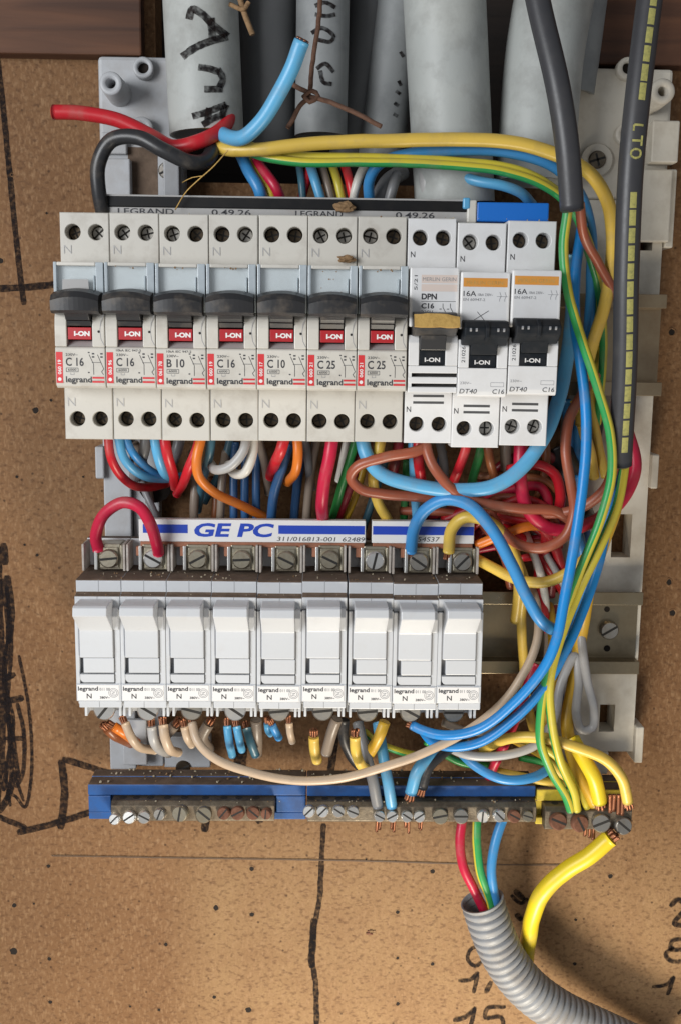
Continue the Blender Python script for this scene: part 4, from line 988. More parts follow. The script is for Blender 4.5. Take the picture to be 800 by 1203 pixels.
# corrugated conduit
pts = [(566, 1058, 27), (577, 1092, 27), (592, 1126, 26), (618, 1160, 25), (655, 1188, 23), (705, 1212, 20), (790, 1250, 16)]
C = spline(px_line(pts), .32); r = 26 * mmpx(C[0]); acc = [0]
for a, c in zip(C, C[1:]): acc.append(acc[-1] + (c - a).length)
per = 3.55
def rad(i, q): 
    u = (acc[i] / per) % 1; return q * (1 + .012 * noise.noise(Vector((i * .006, 3, 1)))) * (1 - (.115 + .02 * noise.noise(Vector((i * .02, 8, 1)))) * (0.5 - 0.5 * math.cos(2 * math.pi * u)) ** 3)
mb = MB(); n = 32; F = frames(C); vs = []
for i, (p, t_, a, b_) in enumerate(F):
    for j in range(n): an = 2 * math.pi * j / n; vs.append(p + (a * math.cos(an) + b_ * math.sin(an)) * rad(i, r))
k = len(F); mb.add(vs, [(i * n + j, (i + 1) * n + j, (i + 1) * n + (j + 1) % n, i * n + (j + 1) % n) for i in range(k - 1) for j in range(n)], 0, True)
p, t_, a, b_ = F[0]; ra = rad(0, r)
ring = lambda q, d: [p + t_ * d + (a * math.cos(2 * math.pi * j / n) + b_ * math.sin(2 * math.pi * j / n)) * q for j in range(n)]
mb.add(ring(ra, 0) + ring(ra - .8, 0) + ring(ra - .9, 14), [(q * n + j, q * n + (j + 1) % n, (q + 1) * n + (j + 1) % n, (q + 1) * n + j) for q in range(2) for j in range(n)], 0, True)
mb.add(ring(ra - .9, 14), [list(range(n))], 1)
co = tag(mb.build('corrugated_conduit', ['conduit', 'gap'], origin=C[0]), 'grey corrugated conduit curving away over the chipboard at the bottom', 'conduit')

# rusty tie wire
tw = MB()
for pts in ([(376, -40, 50), (375, 20, 49), (369, 60, 50), (364, 108, 51)], [(364, 110, 51), (350, 102, 50), (342, 97, 48)], [(366, 112, 51), (352, 124, 52), (345, 138, 52), (338, 150, 52)], [(364, 113, 52), (392, 121, 54), (420, 133, 56), (447, 148, 58)], [(356, 114, 52), (366, 106, 53), (374, 112, 53), (364, 119, 53), (357, 112, 52)]):
    C = spline(px_line(pts), 1.2); sd = random.random() * 9
    tube(tw, [c + Vector((noise.noise(Vector((i * .4, sd, 0))), 0, noise.noise(Vector((i * .4, sd, 4))))) * .3 for i, c in enumerate(C)], .85, 9)
tag(tw.build('tie_wire', 'tie', origin=at(366, 112, 51)), 'rusty twisted tie wire with four arms in front of the slim grey pipe', 'wire')
mb = MB(); C = spline(px_line([(280, -10, 46), (287, 14, 46), (293, 30, 47), (297, 40, 47)]), 1); tube(mb, C, 1.0, 8); tube(mb, spline(px_line([(270, 4, 46), (286, 10, 47), (292, 2, 46)]), 1), .8, 8)
tag(mb.build('tie_wire', 'crumb', origin=C[0]), 'pale twist of string hanging beside the pipe with handwriting', 'string')

# ================================================================== WIRES
GY = (10, 190)
G = 'loose wires of the board'
def gy(label, d, pts, stripe=GY, **k): return wire('earth_wire', label, 'gyyellow', d, pts, stripe=stripe, group='green and yellow wires', **k)
# --- top
wire('red_wire', 'thick red wire poking out past the frame, above the looped black wire', 'red', 18, [(62, 131, 46), (100, 133, 46), (140, 141, 46), (178, 158, 46), (205, 171, 47), (236, 164, 48), (262, 150, 42), (272, 130, 34)], group=G)
wire('black_wire', 'thick black wire looping in front of the red one down to the busbar', 'black', 19, [(121, 252, 46), (115, 222, 49), (115, 190, 51), (130, 164, 53), (160, 161, 55), (192, 176, 56), (222, 189, 54), (240, 188, 50), (250, 175, 44), (252, 155, 32)], group=G)
wire('blue_wire', 'thick light blue wire cut off in mid air in front of the pipes', 'sky', 19, [(355, 48, 66), (344, 78, 64), (326, 112, 60), (306, 142, 56), (285, 160, 52), (265, 158, 46), (252, 146, 34)], 's', group=G, elen=.8)
wire('yellow_wire', 'thick yellow wire running right across the top in front of the pipes', 'yellow', 17, [(246, 160, 38), (262, 174, 44), (300, 175, 48), (370, 168, 50), (450, 165, 52), (530, 163, 53), (600, 167, 54), (650, 180, 54), (690, 200, 52), (712, 232, 50), (720, 280, 46), (712, 350, 40), (690, 430, 30), (682, 500, 26)], group=G)
gy('green and yellow wire running across the top under the thick yellow wire', 11, [(290, 176, 38), (310, 184, 44), (350, 190, 47), (430, 190, 49), (520, 193, 50), (590, 201, 51), (640, 219, 50), (672, 246, 46), (690, 290, 40), (704, 340, 32), (708, 410, 26), (704, 480, 20), (700, 540, 16)], stripe=(30, 150))
gy('second green and yellow wire crossing the top, lying just below the first', 11, [(296, 172, 35), (320, 181, 41), (370, 184, 44), (450, 185, 46), (540, 190, 47), (610, 200, 48), (656, 226, 46), (682, 262, 40), (698, 310, 34), (702, 380, 26), (696, 460, 18), (692, 540, 14)], stripe=(60, 130))
wire('blue_wire', 'blue wire bending up from the busbar under the thick yellow wire', 'midblue', 14, [(434, 236, 34), (434, 212, 38), (446, 192, 42), (480, 180, 45), (540, 175, 47), (600, 178, 49), (646, 192, 49), (678, 222, 44), (694, 270, 36), (694, 330, 30), (690, 410, 26), (680, 490, 22), (678, 560, 18)], group=G)
wire('blue_wire', 'light blue wire sagging above the taped busbar end', 'sky', 13, [(535, 205, 36), (560, 212, 41), (590, 217, 43), (612, 226, 41), (625, 240, 34)], group=G)
for c, lab, d, pts in (('midblue', 'short blue wire entering the busbar beside the first pipe end', 15, [(280, 175, 32), (292, 200, 38), (305, 222, 40), (310, 245, 36)]),
                       ('crimson', 'short crimson wire entering the busbar between blue and yellow', 13, [(300, 188, 34), (312, 203, 38), (324, 220, 40), (332, 240, 36)]),
                       ('gyyellow', 'short thin yellow wire entering the busbar between blue and crimson', 8, [(292, 184, 33), (305, 205, 37), (318, 226, 38), (322, 245, 36)]),
                       ('teal', 'short dull blue wire under the slim grey pipe', 9, [(352, 196, 28), (354, 212, 32), (356, 240, 32)]), ('red', 'short red wire under the slim grey pipe', 11, [(366, 190, 26), (360, 212, 30), (352, 240, 30)]),
                       ('sky', 'short light blue wire under the slim grey pipe', 12, [(364, 192, 30), (370, 212, 34), (378, 240, 34)]), ('taupe', 'short taupe wire beside the light blue one under the pipes', 10, [(378, 194, 28), (384, 214, 32), (390, 240, 32)]),
                       ('gyyellow', 'short yellow wire between taupe and red under the pipes', 11, [(390, 194, 28), (396, 212, 31), (402, 240, 31)]), ('red', 'short red wire between the yellow and the cream under the pipes', 11, [(405, 194, 28), (410, 212, 31), (416, 240, 31)]),
                       ('white', 'short cream wire hooked over beside the blue bend', 11, [(428, 196, 30), (422, 208, 33), (416, 228, 32), (414, 242, 30)]), ('green', 'short green wire stub above the taped busbar end', 14, [(520, 200, 30), (527, 212, 34), (536, 226, 34), (542, 240, 30)]),
                       ('grey', 'grey wire stub under the big pale pipe', 13, [(466, 205, 30), (462, 218, 33), (456, 240, 32)]), ('ltgrey', 'pale stripped sheath under the big pale pipe', 22, [(500, 196, 30), (502, 214, 32), (506, 242, 30)]), ('grey', 'dull grey sheath beside the blue bend under the pipes', 20, [(474, 200, 24), (452, 216, 28), (440, 242, 28)])):
    wire({'midblue': 'blue', 'sky': 'blue', 'teal': 'blue', 'crimson': 'red', 'taupe': 'grey', 'ltgrey': 'grey', 'gyyellow': 'yellow'}.get(c, c) + '_wire', lab, c, d, pts, group='short wires at the busbar')

# --- right side runs
wire('blue_wire', 'bright blue wire running down in front of everything to the last fuse carrier', 'blue', 13, [(684, 262, 44), (676, 320, 48), (676, 380, 52), (683, 430, 56), (689, 490, 58), (686, 560, 60), (676, 630, 61), (664, 700, 61), (654, 750, 60), (636, 790, 57), (600, 830, 52), (560, 858, 47), (520, 864, 44), (496, 858, 41), (484, 852, 39)], 'e', group=G, elen=2)
wire('blue_wire', 'second bright blue wire sweeping beneath the first to the same fuse screw', 'blue', 12, [(728, 548, 48), (716, 600, 46), (704, 660, 46), (688, 710, 48), (668, 756, 50), (640, 806, 49), (605, 844, 46), (565, 872, 43), (530, 878, 41), (508, 872, 39), (494, 856, 37)], 'e', group=G, elen=2)
wire('blue_wire', 'thick light blue wire sweeping under the breakers from the row end', 'sky', 18, [(668, 300, 30), (672, 360, 32), (664, 430, 36), (646, 500, 44), (618, 544, 48), (580, 570, 48), (530, 575, 46), (480, 568, 45), (446, 556, 44), (430, 534, 43), (424, 505, 40)], group=G)
wire('blue_wire', 'thick blue wire arching out of the eighth fuse carrier', 'midblue', 15.5, [(482, 648, 34), (486, 622, 38), (500, 599, 42), (524, 587, 46), (552, 594, 49), (578, 622, 51), (600, 662, 52), (620, 704, 52), (640, 734, 50), (662, 742, 44), (676, 730, 36)], 's', group=G)
wire('yellow_wire', 'yellow wire arching out of the last fuse carrier', 'yellow', 15, [(526, 648, 34), (530, 622, 37), (546, 608, 40), (572, 612, 41), (592, 630, 40), (606, 660, 38), (610, 690, 32), (606, 730, 26)], 's', group=G)
wire('yellow_wire', 'pale yellow wire crossing behind the blue arch towards the striped wires', 'yellow', 14, [(556, 655, 30), (580, 668, 32), (610, 682, 35), (640, 684, 38), (668, 672, 40), (694, 648, 40), (712, 610, 38), (722, 560, 40)], group=G)
gy('green and yellow wire from the plain dark cable, running down to the earth bar', 11.5, [(667, 240, 62), (662, 290, 60), (668, 345, 60), (684, 400, 60), (702, 455, 60), (717, 510, 60), (718, 560, 59), (704, 615, 58), (684, 665, 57), (664, 720, 54), (648, 775, 51), (636, 830, 48), (634, 870, 46), (648, 908, 43), (664, 935, 38), (670, 952, 33)], stripe=(-1, 170))
gy('green and yellow wire from the dashed cable, running down to the earth bar', 11.5, [(734, 545, 52), (726, 590, 52), (706, 640, 54), (682, 690, 55), (660, 745, 53), (646, 800, 50), (648, 850, 47), (658, 895, 44), (674, 930, 38), (678, 952, 33)], stripe=(40, 200))
wire('brown_wire', 'brown wire leaving the plain dark cable and passing behind the dashed one', 'brown', 12, [(681, 238, 60), (686, 276, 54), (702, 308, 48), (724, 348, 40), (734, 380, 34)], group=G)
wire('brown_wire', 'brown wire leaving the dashed cable and curling into the tangle', 'brown', 13, [(722, 545, 52), (712, 572, 50), (690, 592, 46), (660, 602, 42), (620, 602, 38), (560, 594, 36), (500, 584, 38), (450, 580, 40), (424, 574, 41), (412, 560, 42), (420, 547, 44), (450, 537, 46), (486, 530, 46), (500, 524, 44)], group=G)
wire('brown_wire', 'brown wire falling from the DPN breaker into the tangle', 'brown', 13, [(498, 505, 42), (502, 532, 46), (514, 556, 48), (538, 580, 47), (572, 592, 46), (610, 598, 45), (650, 600, 43), (668, 610, 42)], group=G)
wire('brown_wire', 'brown wire curving in a wide loop behind the bright blue wire', 'brown', 13, [(700, 440, 26), (682, 466, 34), (668, 494, 42), (664, 530, 45), (670, 570, 46), (674, 600, 46), (664, 630, 46), (640, 644, 45), (610, 640, 43), (588, 622, 40), (574, 600, 36)], group=G)
wire('red_wire', 'thick crimson wire dropping from the last breaker and looping round to the frame', 'crimson', 16, [(611, 505, 40), (611, 540, 42), (612, 570, 42), (620, 600, 41), (640, 618, 40), (664, 624, 38), (690, 616, 34), (718, 600, 30), (738, 574, 28), (746, 545, 26), (738, 510, 22), (724, 470, 18)], group=G)
for i, pts in enumerate(([(596, 552, 32), (630, 546, 36), (650, 556, 36), (658, 580, 34), (654, 610, 30)], [(560, 588, 26), (600, 575, 30), (634, 572, 32), (644, 590, 32), (634, 612, 30), (612, 618, 26)], [(520, 612, 24), (560, 596, 28), (600, 608, 30), (630, 616, 32), (650, 640, 30), (660, 672, 24)], [(546, 640, 22), (580, 614, 27), (612, 612, 28), (640, 628, 28), (650, 660, 24), (646, 700, 18)])):
    wire('red_wire', ['red wire coiled uppermost in the tangle', 'red wire coiled in the middle of the tangle', 'red wire passing under the brown loop of the tangle', 'dark red wire lying deepest in the tangle'][i], ['red', 'crimson', 'red', 'darkred'][i], [13, 12, 13, 13][i], pts, group='red wires coiled in the tangle')
wire('orange_wire', 'orange wire crossing the tangle under the brown loop', 'orange', 12, [(560, 640, 30), (590, 628, 34), (620, 618, 35), (650, 622, 32), (670, 630, 26)], group=G)
wire('white_wire', 'white wire slanting down out of the tangle', 'white', 10, [(612, 610, 20), (622, 640, 30), (634, 672, 32), (640, 700, 26), (642, 730, 20)], group=G)
wire('grey_wire', 'pale grey wire slanting down beside the white one', 'ltgrey', 9, [(624, 618, 22), (640, 648, 28), (656, 676, 28), (668, 700, 22)], group=G)
wire('yellow_wire', 'yellow wire dipping out of the tangle in front of the rail', 'yellow', 12, [(596, 622, 30), (606, 654, 33), (616, 684, 33), (612, 720, 28), (614, 770, 24), (620, 830, 22), (640, 890, 26), (668, 915, 28), (690, 928, 28)], group=G)
wire('black_wire', 'black lump of taped wire deep behind the bright blue wire', 'black', 34, [(660, 530, 16), (668, 560, 22), (676, 590, 20), (684, 610, 14)], group=G)
wire('blue_wire', 'blue wire hidden behind the striped wires', 'midblue', 13, [(680, 560, 26), (676, 600, 30), (684, 650, 36), (690, 690, 40), (680, 726, 40), (660, 770, 36)], group=G)
wire('yellow_wire', 'deep yellow wire beside the slotted frame', 'deepyellow', 16, [(728, 552, 40), (722, 600, 36), (708, 640, 34), (694, 680, 32), (684, 740, 24), (674, 800, 24), (666, 850, 26), (676, 900, 30), (694, 934, 32), (700, 946, 32)], group=G)
wire('beige_wire', 'long beige wire sagging from the third fuse to the tangle', 'beige', 11, [(226, 850, 38), (232, 870, 42), (254, 892, 44), (296, 908, 45), (350, 917, 45), (400, 915, 45), (450, 902, 45), (500, 884, 44), (550, 858, 42), (590, 826, 40), (618, 786, 38), (632, 746, 34), (630, 710, 28), (622, 680, 22)], 's', group=G)
wire('grey_wire', 'pale grey wire hooked in a narrow loop by the slotted frame', 'ltgrey', 11, [(680, 725, 22), (684, 760, 26), (690, 800, 28), (698, 835, 28), (696, 856, 28), (684, 858, 28), (677, 840, 28), (680, 800, 27), (676, 770, 25), (660, 800, 28), (648, 850, 30), (628, 876, 32), (590, 888, 33), (550, 888, 32), (520, 876, 28)], group=G)
wire('grey_wire', 'grey wire going down behind the earth bar', 'ltgrey', 11, [(672, 770, 20), (668, 820, 20), (680, 880, 20), (698, 900, 16), (706, 930, 14)], group=G)
wire('red_wire', 'red wire slanting behind the blue pair below the fuses', 'crimson', 12, [(628, 780, 24), (612, 828, 28), (594, 872, 28), (580, 900, 24), (572, 925, 16)], group=G)
wire('blue_wire', 'blue wire curving low above the blue terminal bar', 'midblue', 12, [(540, 884, 24), (560, 902, 30), (590, 916, 33), (625, 914, 32), (650, 900, 26)], group=G)
wire('yellow_wire', 'bright yellow wire bending over into the end of the earth bar', 'yellow', 14, [(566, 880, 24), (600, 868, 34), (640, 868, 40), (680, 880, 42), (712, 894, 42), (730, 914, 41), (737, 942, 38)], 'e', group=G)
wire('yellow_wire', 'thick yellow wire dropping straight into the earth bar', 'brightyellow', 19, [(672, 868, 34), (684, 890, 38), (696, 912, 39), (704, 942, 36)], 'e', group=G)
gy('thin striped wire running low towards the earth bar', 9, [(560, 888, 22), (600, 868, 28), (640, 880, 30), (672, 910, 30), (690, 950, 32)], stripe=(60, 220))
wire('yellow_wire', 'yellow wire lying low behind the striped pair', 'yellow', 11, [(575, 905, 20), (610, 912, 24), (650, 920, 24), (680, 925, 20)], group=G)
wire('yellow_wire', 'yellow wire slanting low from under the fuses', 'deepyellow', 10, [(600, 868, 20), (630, 884, 24), (660, 902, 26), (690, 925, 24)], group=G)
# bottom
wire('yellow_wire', 'very thick yellow wire leaving the earth bar and diving behind the conduit', 'brightyellow', 21, [(716, 984, 34), (694, 1002, 33), (664, 1022, 30), (640, 1046, 28), (626, 1078, 24), (620, 1112, 18), (616, 1150, 12)], 's', group=G)
wire('red_wire', 'red wire going down into the corrugated conduit', 'crimson', 12, [(543, 962, 24), (540, 986, 26), (544, 1018, 28), (556, 1044, 28), (570, 1074, 27), (582, 1108, 26)], group='wires in the conduit')
gy('green and yellow wire going down into the corrugated conduit', 11, [(560, 962, 24), (560, 990, 27), (564, 1024, 29), (574, 1054, 29), (584, 1090, 27)], stripe=(200, 410))
wire('blue_wire', 'blue wire going down into the corrugated conduit', 'midblue', 12, [(591, 962, 24), (582, 990, 27), (577, 1022, 29), (580, 1052, 29), (588, 1090, 27)], group='wires in the conduit')
# --- black and blue wires at the second terminal bar
wire('black_wire', 'dark grey wire beside the dull blue one, going into the blue bar', 'grey', 14, [(420, 850, 24), (428, 880, 30), (438, 915, 32), (444, 948, 31)], group=G)
wire('blue_wire', 'dull blue wire going straight down into the blue bar', 'sky', 14, [(444, 850, 22), (450, 890, 30), (456, 922, 33), (460, 948, 31)], group=G)
wire('blue_wire', 'light blue wire with bare copper entering the blue bar', 'sky', 15, [(530, 872, 26), (506, 886, 33), (490, 904, 36), (482, 932, 35)], 'e', group=G)
wire('black_wire', 'black wire with bare copper entering the blue bar', 'black', 14, [(545, 868, 24), (520, 884, 32), (502, 902, 35), (495, 926, 35)], 'e', group=G)
for x, y, d in ((448, 966, 6), (464, 966, 6), (478, 968, 6), (494, 968, 6)):
    pass
# copper tails under the bar
def tails(label, xs, y0, y1, h, n=3, thick=.62):
    n = n + 1
    mb = MB(); first = None; n = n - 1
    for x in xs:
        for k in range(n):
            a = at(x + (k - n / 2 + .5) * thick * 6, y0, h); c = at(x + (k - n / 2 + .5) * thick * 6 + random.uniform(-2, .5), y1 + random.uniform(-6, 2), h + random.uniform(-.8, .8)); first = first or a
            tube(mb, spline([a, (a + c) / 2, c], 1), thick, 8)
    return tag(mb.build('copper_tail', 'copper', origin=first), label, 'copper strands')
for k, x in enumerate((445, 462, 478, 494)): tails('bare copper strands below the ' + ('first', 'second', 'third', 'fourth')[k] + ' bright screw of the black and blue wires', (x,), 960, 978, 29, 2)
tails('bare copper strands standing on the earth bar end beside the bent yellow wire', (724,), 934, 958, 36, 4, .85)
tails('bare copper strands below the grey screw of the earth bar', (693,), 966, 986, 31, 3, .75)
# --- under the breakers
U = 'wires under the breakers'
def drop(c, lab, d, pts, ends='', nm=None):
    nm = nm or {'sky': 'blue', 'midblue': 'blue', 'teal': 'blue', 'navy': 'blue', 'crimson': 'red', 'darkred': 'red', 'taupe': 'grey', 'ltgrey': 'grey', 'rustbrown': 'brown', 'deepyellow': 'yellow'}.get(c, c) + '_wire'
    return wire(nm, lab, c, d, pts, ends, group=U)
drop('red', 'red wire hanging from the outermost breaker', 11, [(127, 508, 44), (130, 536, 44), (140, 556, 40), (158, 571, 32), (178, 572, 22), (196, 568, 14)])
drop('sky', 'light blue wire next to the red one under the outermost breaker', 11, [(138, 508, 44), (146, 538, 43), (164, 556, 38), (190, 562, 28), (222, 558, 18)])
drop('midblue', 'blue wire closest behind the light blue under the outermost breaker', 10, [(146, 508, 42), (155, 530, 42), (176, 552, 34), (200, 562, 24), (230, 556, 16)])
drop('grey', 'grey wire stub between blue wires under the second breaker', 14, [(174, 505, 36), (170, 530, 36), (164, 548, 30), (158, 562, 18)])
drop('sky', 'light blue wire stub beside the red one under the second breaker', 12, [(181, 508, 44), (184, 530, 44), (192, 554, 38), (204, 562, 26)])
drop('red', 'red wire under the second breaker, bending inward', 13, [(192, 508, 44), (196, 530, 44), (203, 554, 38), (206, 572, 24)])
drop('red', 'red wire slanting sideways under the B 10 breaker', 12, [(236, 508, 42), (232, 526, 44), (222, 550, 42), (216, 566, 34), (208, 580, 20)])
drop('orange', 'orange wire running down and across under the B 10 breaker', 12, [(237, 512, 44), (231, 540, 45), (234, 560, 43), (252, 578, 38), (280, 592, 30), (320, 612, 18)], 's')
drop('teal', 'dull teal wire next to the orange one', 11, [(248, 508, 42), (246, 535, 40), (238, 565, 30), (232, 600, 18)])
drop('ltgrey', 'off white wire hooking sideways under the fourth breaker', 12, [(290, 508, 44), (286, 530, 46), (270, 548, 45), (254, 552, 42), (248, 545, 36)])
drop('white', 'cream wire hooking sideways beside the off white one', 12, [(298, 508, 42), (296, 534, 43), (288, 554, 42), (276, 556, 38), (268, 545, 32)])
for k, x in enumerate((274, 288, 301)): drop('navy', ['dull blue wire first of three going down behind the strip', 'dull blue wire middle of three going down behind the strip', 'dull blue wire last of three going down behind the strip'][k], 10, [(x + 2, 520, 20), (x, 555, 22), (x, 590, 22), (x + 1, 625, 20)])
drop('taupe', 'taupe wire going down behind the strip next to the three dull blue', 10, [(266, 530, 20), (262, 560, 24), (260, 600, 24), (258, 630, 20)])
drop('taupe', 'taupe wire going straight down behind the letters of the strip', 11, [(226, 530, 22), (230, 560, 26), (228, 600, 26), (230, 630, 22)])
drop('rustbrown', 'rust brown wire going down behind the strip', 10, [(250, 560, 16), (254, 585, 18), (253, 610, 18), (254, 635, 16)])
drop('grey', 'grey wire slanting beside the arched jumper', 9, [(166, 560, 16), (172, 580, 20), (182, 602, 22), (190, 625, 20)])
drop('grey', 'dark grey wire stub under the B 10 breaker', 14, [(214, 505, 28), (208, 530, 28), (198, 552, 20)])
drop('red', 'short red wire stub under the C 10 breaker', 14, [(336, 508, 42), (331, 528, 43), (324, 544, 36), (318, 560, 22)], 's')
drop('orange', 'short orange wire stub under the C 10 breaker', 12, [(348, 508, 42), (350, 530, 43), (348, 552, 40), (338, 566, 26)])
drop('navy', 'dull blue wire slanting down between red and orange stubs', 12, [(340, 520, 34), (332, 550, 32), (322, 580, 28), (318, 615, 22)])
drop('taupe', 'brown grey wire behind the C 10 breaker stubs', 11, [(304, 515, 26), (312, 545, 24), (316, 580, 16)])
drop('crimson', 'thick crimson wire dropping straight from the first C 25 breaker', 16, [(391, 512, 44), (388, 535, 44), (382, 565, 42), (379, 592, 38), (380, 612, 28)], 's')
drop('green', 'green wire slanting under the second C 25 breaker', 11, [(420, 510, 36), (410, 545, 36), (400, 575, 32), (390, 612, 22)])
drop('darkred', 'dark red wire slanting beside the green one', 11, [(424, 520, 34), (416, 556, 32), (404, 590, 28), (394, 620, 20)])
drop('deepyellow', 'dull yellow wire slanting behind the dark red one', 9, [(430, 540, 24), (420, 575, 24), (408, 605, 22), (398, 630, 18)])
drop('yellow', 'yellow wire falling behind the brown loop', 13, [(448, 508, 40), (444, 535, 40), (438, 560, 34), (444, 590, 30), (456, 612, 26), (462, 635, 18)])
drop('darkred', 'maroon wire falling beside the yellow one', 13, [(470, 508, 34), (466, 535, 32), (460, 566, 24)])
drop('sky', 'light blue wire falling behind the thick blue sweep', 11, [(484, 508, 36), (486, 540, 36), (487, 575, 32), (490, 615, 24)])
drop('red', 'red wire falling straight from the DPN breaker', 13, [(492, 508, 40), (491, 535, 40), (494, 560, 36), (498, 580, 26)])
drop('green', 'dark green wire seen deep behind the brown loop', 10, [(478, 540, 20), (476, 580, 20), (474, 615, 18)])
drop('red', 'red wire with a pinched middle slanting under the pencilled breaker', 12, [(550, 510, 42), (546, 530, 42), (539, 550, 40), (530, 572, 34)], 's')
drop('green', 'green wire slanting under the pencilled breaker', 11, [(568, 515, 32), (562, 540, 32), (554, 570, 28), (550, 600, 20)])
drop('rustbrown', 'orange brown wire beside the green one under the pencilled breaker', 11, [(570, 508, 36), (574, 535, 36), (580, 560, 30), (584, 590, 20)])
drop('taupe', 'grey brown wires behind the last breaker', 14, [(594, 510, 28), (594, 540, 28), (596, 575, 20)])
drop('yellow', 'yellow wire showing between the two blue sweeps beside the breakers', 14, [(676, 470, 22), (684, 500, 24), (692, 530, 24), (698, 560, 18)])
wire('red_wire', 'thick crimson jumper wire arching over the first two fuse carriers', 'crimson', 15, [(116, 646, 33), (113, 630, 35), (122, 605, 39), (144, 590, 42), (164, 596, 43), (176, 615, 42), (184, 640, 38), (186, 650, 35)], group=G)
mb = MB()
# --- under the fuse carriers
U2 = 'wires under the fuse carriers'
def low(c, lab, d, pts, ends='s'):
    nm = {'sky': 'blue', 'midblue': 'blue', 'teal': 'blue', 'navy': 'blue', 'taupe': 'grey', 'ltgrey': 'grey', 'rustbrown': 'brown', 'deepyellow': 'yellow'}.get(c, c) + '_wire'
    return wire(nm, lab, c, d, pts, ends, group=U2)
low('orange', 'orange wire tucked under the first fuse carrier', 12, [(134, 854, 38), (144, 860, 37), (152, 866, 30), (160, 872, 18)])
low('rustbrown', 'brownish wire beside the orange one under the first fuse carrier', 12, [(126, 856, 38), (134, 864, 36), (144, 869, 28), (154, 874, 16)])
low('beige', 'beige wire bending under the first and second fuse carriers', 11, [(147, 850, 38), (154, 866, 39), (164, 878, 35), (182, 882, 26)])
low('ltgrey', 'grey wire bending under the second fuse carrier', 12, [(178, 854, 36), (180, 868, 36), (187, 880, 30), (198, 886, 18)])
low('beige', 'pale beige wire bending beside the grey one under the second fuse', 12, [(192, 852, 38), (194, 866, 39), (200, 880, 36), (210, 884, 26)])
low('taupe', 'taupe wire slanting behind the second fuse carrier', 13, [(206, 852, 28), (198, 862, 26), (188, 872, 18)])
low('beige', 'short beige wire stub under the third fuse carrier', 10, [(217, 854, 38), (220, 866, 38), (226, 876, 32)])
low('taupe', 'taupe wire behind the long beige one under the third fuse', 14, [(246, 850, 26), (238, 866, 24), (246, 880, 18)])
low('sky', 'light blue wire first of the pair under the fourth fuse', 10, [(267, 853, 38), (269, 870, 39), (273, 888, 34)])
low('sky', 'light blue wire second of the pair under the fourth fuse', 10, [(278, 854, 38), (281, 868, 39), (285, 882, 34)])
low('teal', 'shaded blue wire with a torn end under the fourth fuse', 11, [(290, 856, 30), (294, 872, 32), (300, 888, 30)])
low('taupe', 'brown grey wire beside the torn blue one', 14, [(301, 846, 30), (302, 866, 28), (302, 886, 20)], '')
low('sky', 'tiny light blue stub under the fifth fuse', 8, [(314, 850, 36), (315, 858, 35), (318, 863, 30)])
low('midblue', 'short blue stub under the fifth fuse', 10, [(320, 852, 38), (324, 860, 37), (328, 867, 32)])
low('beige', 'short beige stub under the fifth fuse carrier', 9, [(340, 850, 39), (341, 861, 39), (344, 872, 36)])
low('yellow', 'yellow wire with bare copper hanging under the sixth fuse', 13, [(369, 866, 41), (370, 880, 40), (373, 894, 36)])
low('taupe', 'taupe wire behind the yellow one under the sixth fuse', 14, [(396, 845, 28), (390, 862, 26), (384, 885, 20)], '')
low('yellow', 'yellow wire with bare copper bending under the seventh fuse', 13, [(417, 866, 41), (418, 882, 41), (424, 898, 38), (434, 906, 30)])
low('deepyellow', 'dirty yellow wire slanting behind the seventh fuse', 14, [(452, 848, 34), (446, 864, 34), (436, 882, 30), (424, 898, 22)], '')
low('black', 'black wire curling behind the seventh fuse', 14, [(404, 846, 26), (404, 866, 26), (414, 890, 24), (428, 905, 22)], '')
gy('striped wire passing behind the seventh fuse', 9, [(428, 860, 22), (445, 874, 26), (470, 884, 24), (500, 890, 18)])
low('green', 'green wire running low behind the blue pair', 9, [(500, 872, 20), (540, 896, 22), (580, 900, 20)], '')

# --- deeper wires that fill the tangle
T = 'deep wires of the tangle'
def deep(c, lab, d, pts):
    nm = {'sky': 'blue', 'midblue': 'blue', 'teal': 'blue', 'navy': 'blue', 'crimson': 'red', 'darkred': 'red', 'taupe': 'grey', 'ltgrey': 'grey', 'rustbrown': 'brown', 'deepyellow': 'yellow'}.get(c, c) + '_wire'
    return wire(nm, lab, c, d, pts, '', group=T)
deep('darkred', 'dark red wire lying flat behind the brown wires above the short strip', 12, [(500, 606, 18), (540, 600, 22), (590, 600, 24), (640, 606, 24), (690, 590, 20)])
deep('red', 'red wire leaving the tangle low behind the blue arch', 12, [(556, 600, 24), (590, 618, 28), (622, 640, 28), (650, 676, 24), (664, 700, 18)])
deep('red', 'red wire stub pointing up in the middle of the tangle', 12, [(640, 640, 30), (642, 618, 31), (640, 600, 28)])
deep('red', 'second red wire stub beside the first in the tangle', 12, [(656, 644, 28), (658, 622, 29), (660, 606, 26)])
deep('darkred', 'dark red wire dropping behind the white wire of the tangle', 12, [(626, 600, 14), (640, 640, 16), (650, 690, 16), (648, 720, 14)])
deep('rustbrown', 'rust brown wire curving under the red coils', 11, [(560, 560, 22), (600, 560, 28), (640, 566, 30), (662, 590, 30), (650, 630, 26), (620, 650, 22)])
deep('brown', 'brown wire crossing low behind the blue arch', 11, [(470, 600, 20), (520, 602, 24), (560, 612, 28), (590, 650, 28), (600, 690, 22)])
deep('navy', 'navy wire falling behind the short strip', 11, [(520, 530, 18), (516, 570, 18), (510, 620, 16)])
deep('teal', 'dull teal wire slanting behind the thick blue sweep', 10, [(452, 540, 16), (440, 580, 16), (424, 630, 14)])
deep('grey', 'grey wire falling under the DPN breaker', 11, [(514, 505, 26), (522, 550, 22), (520, 600, 16)])
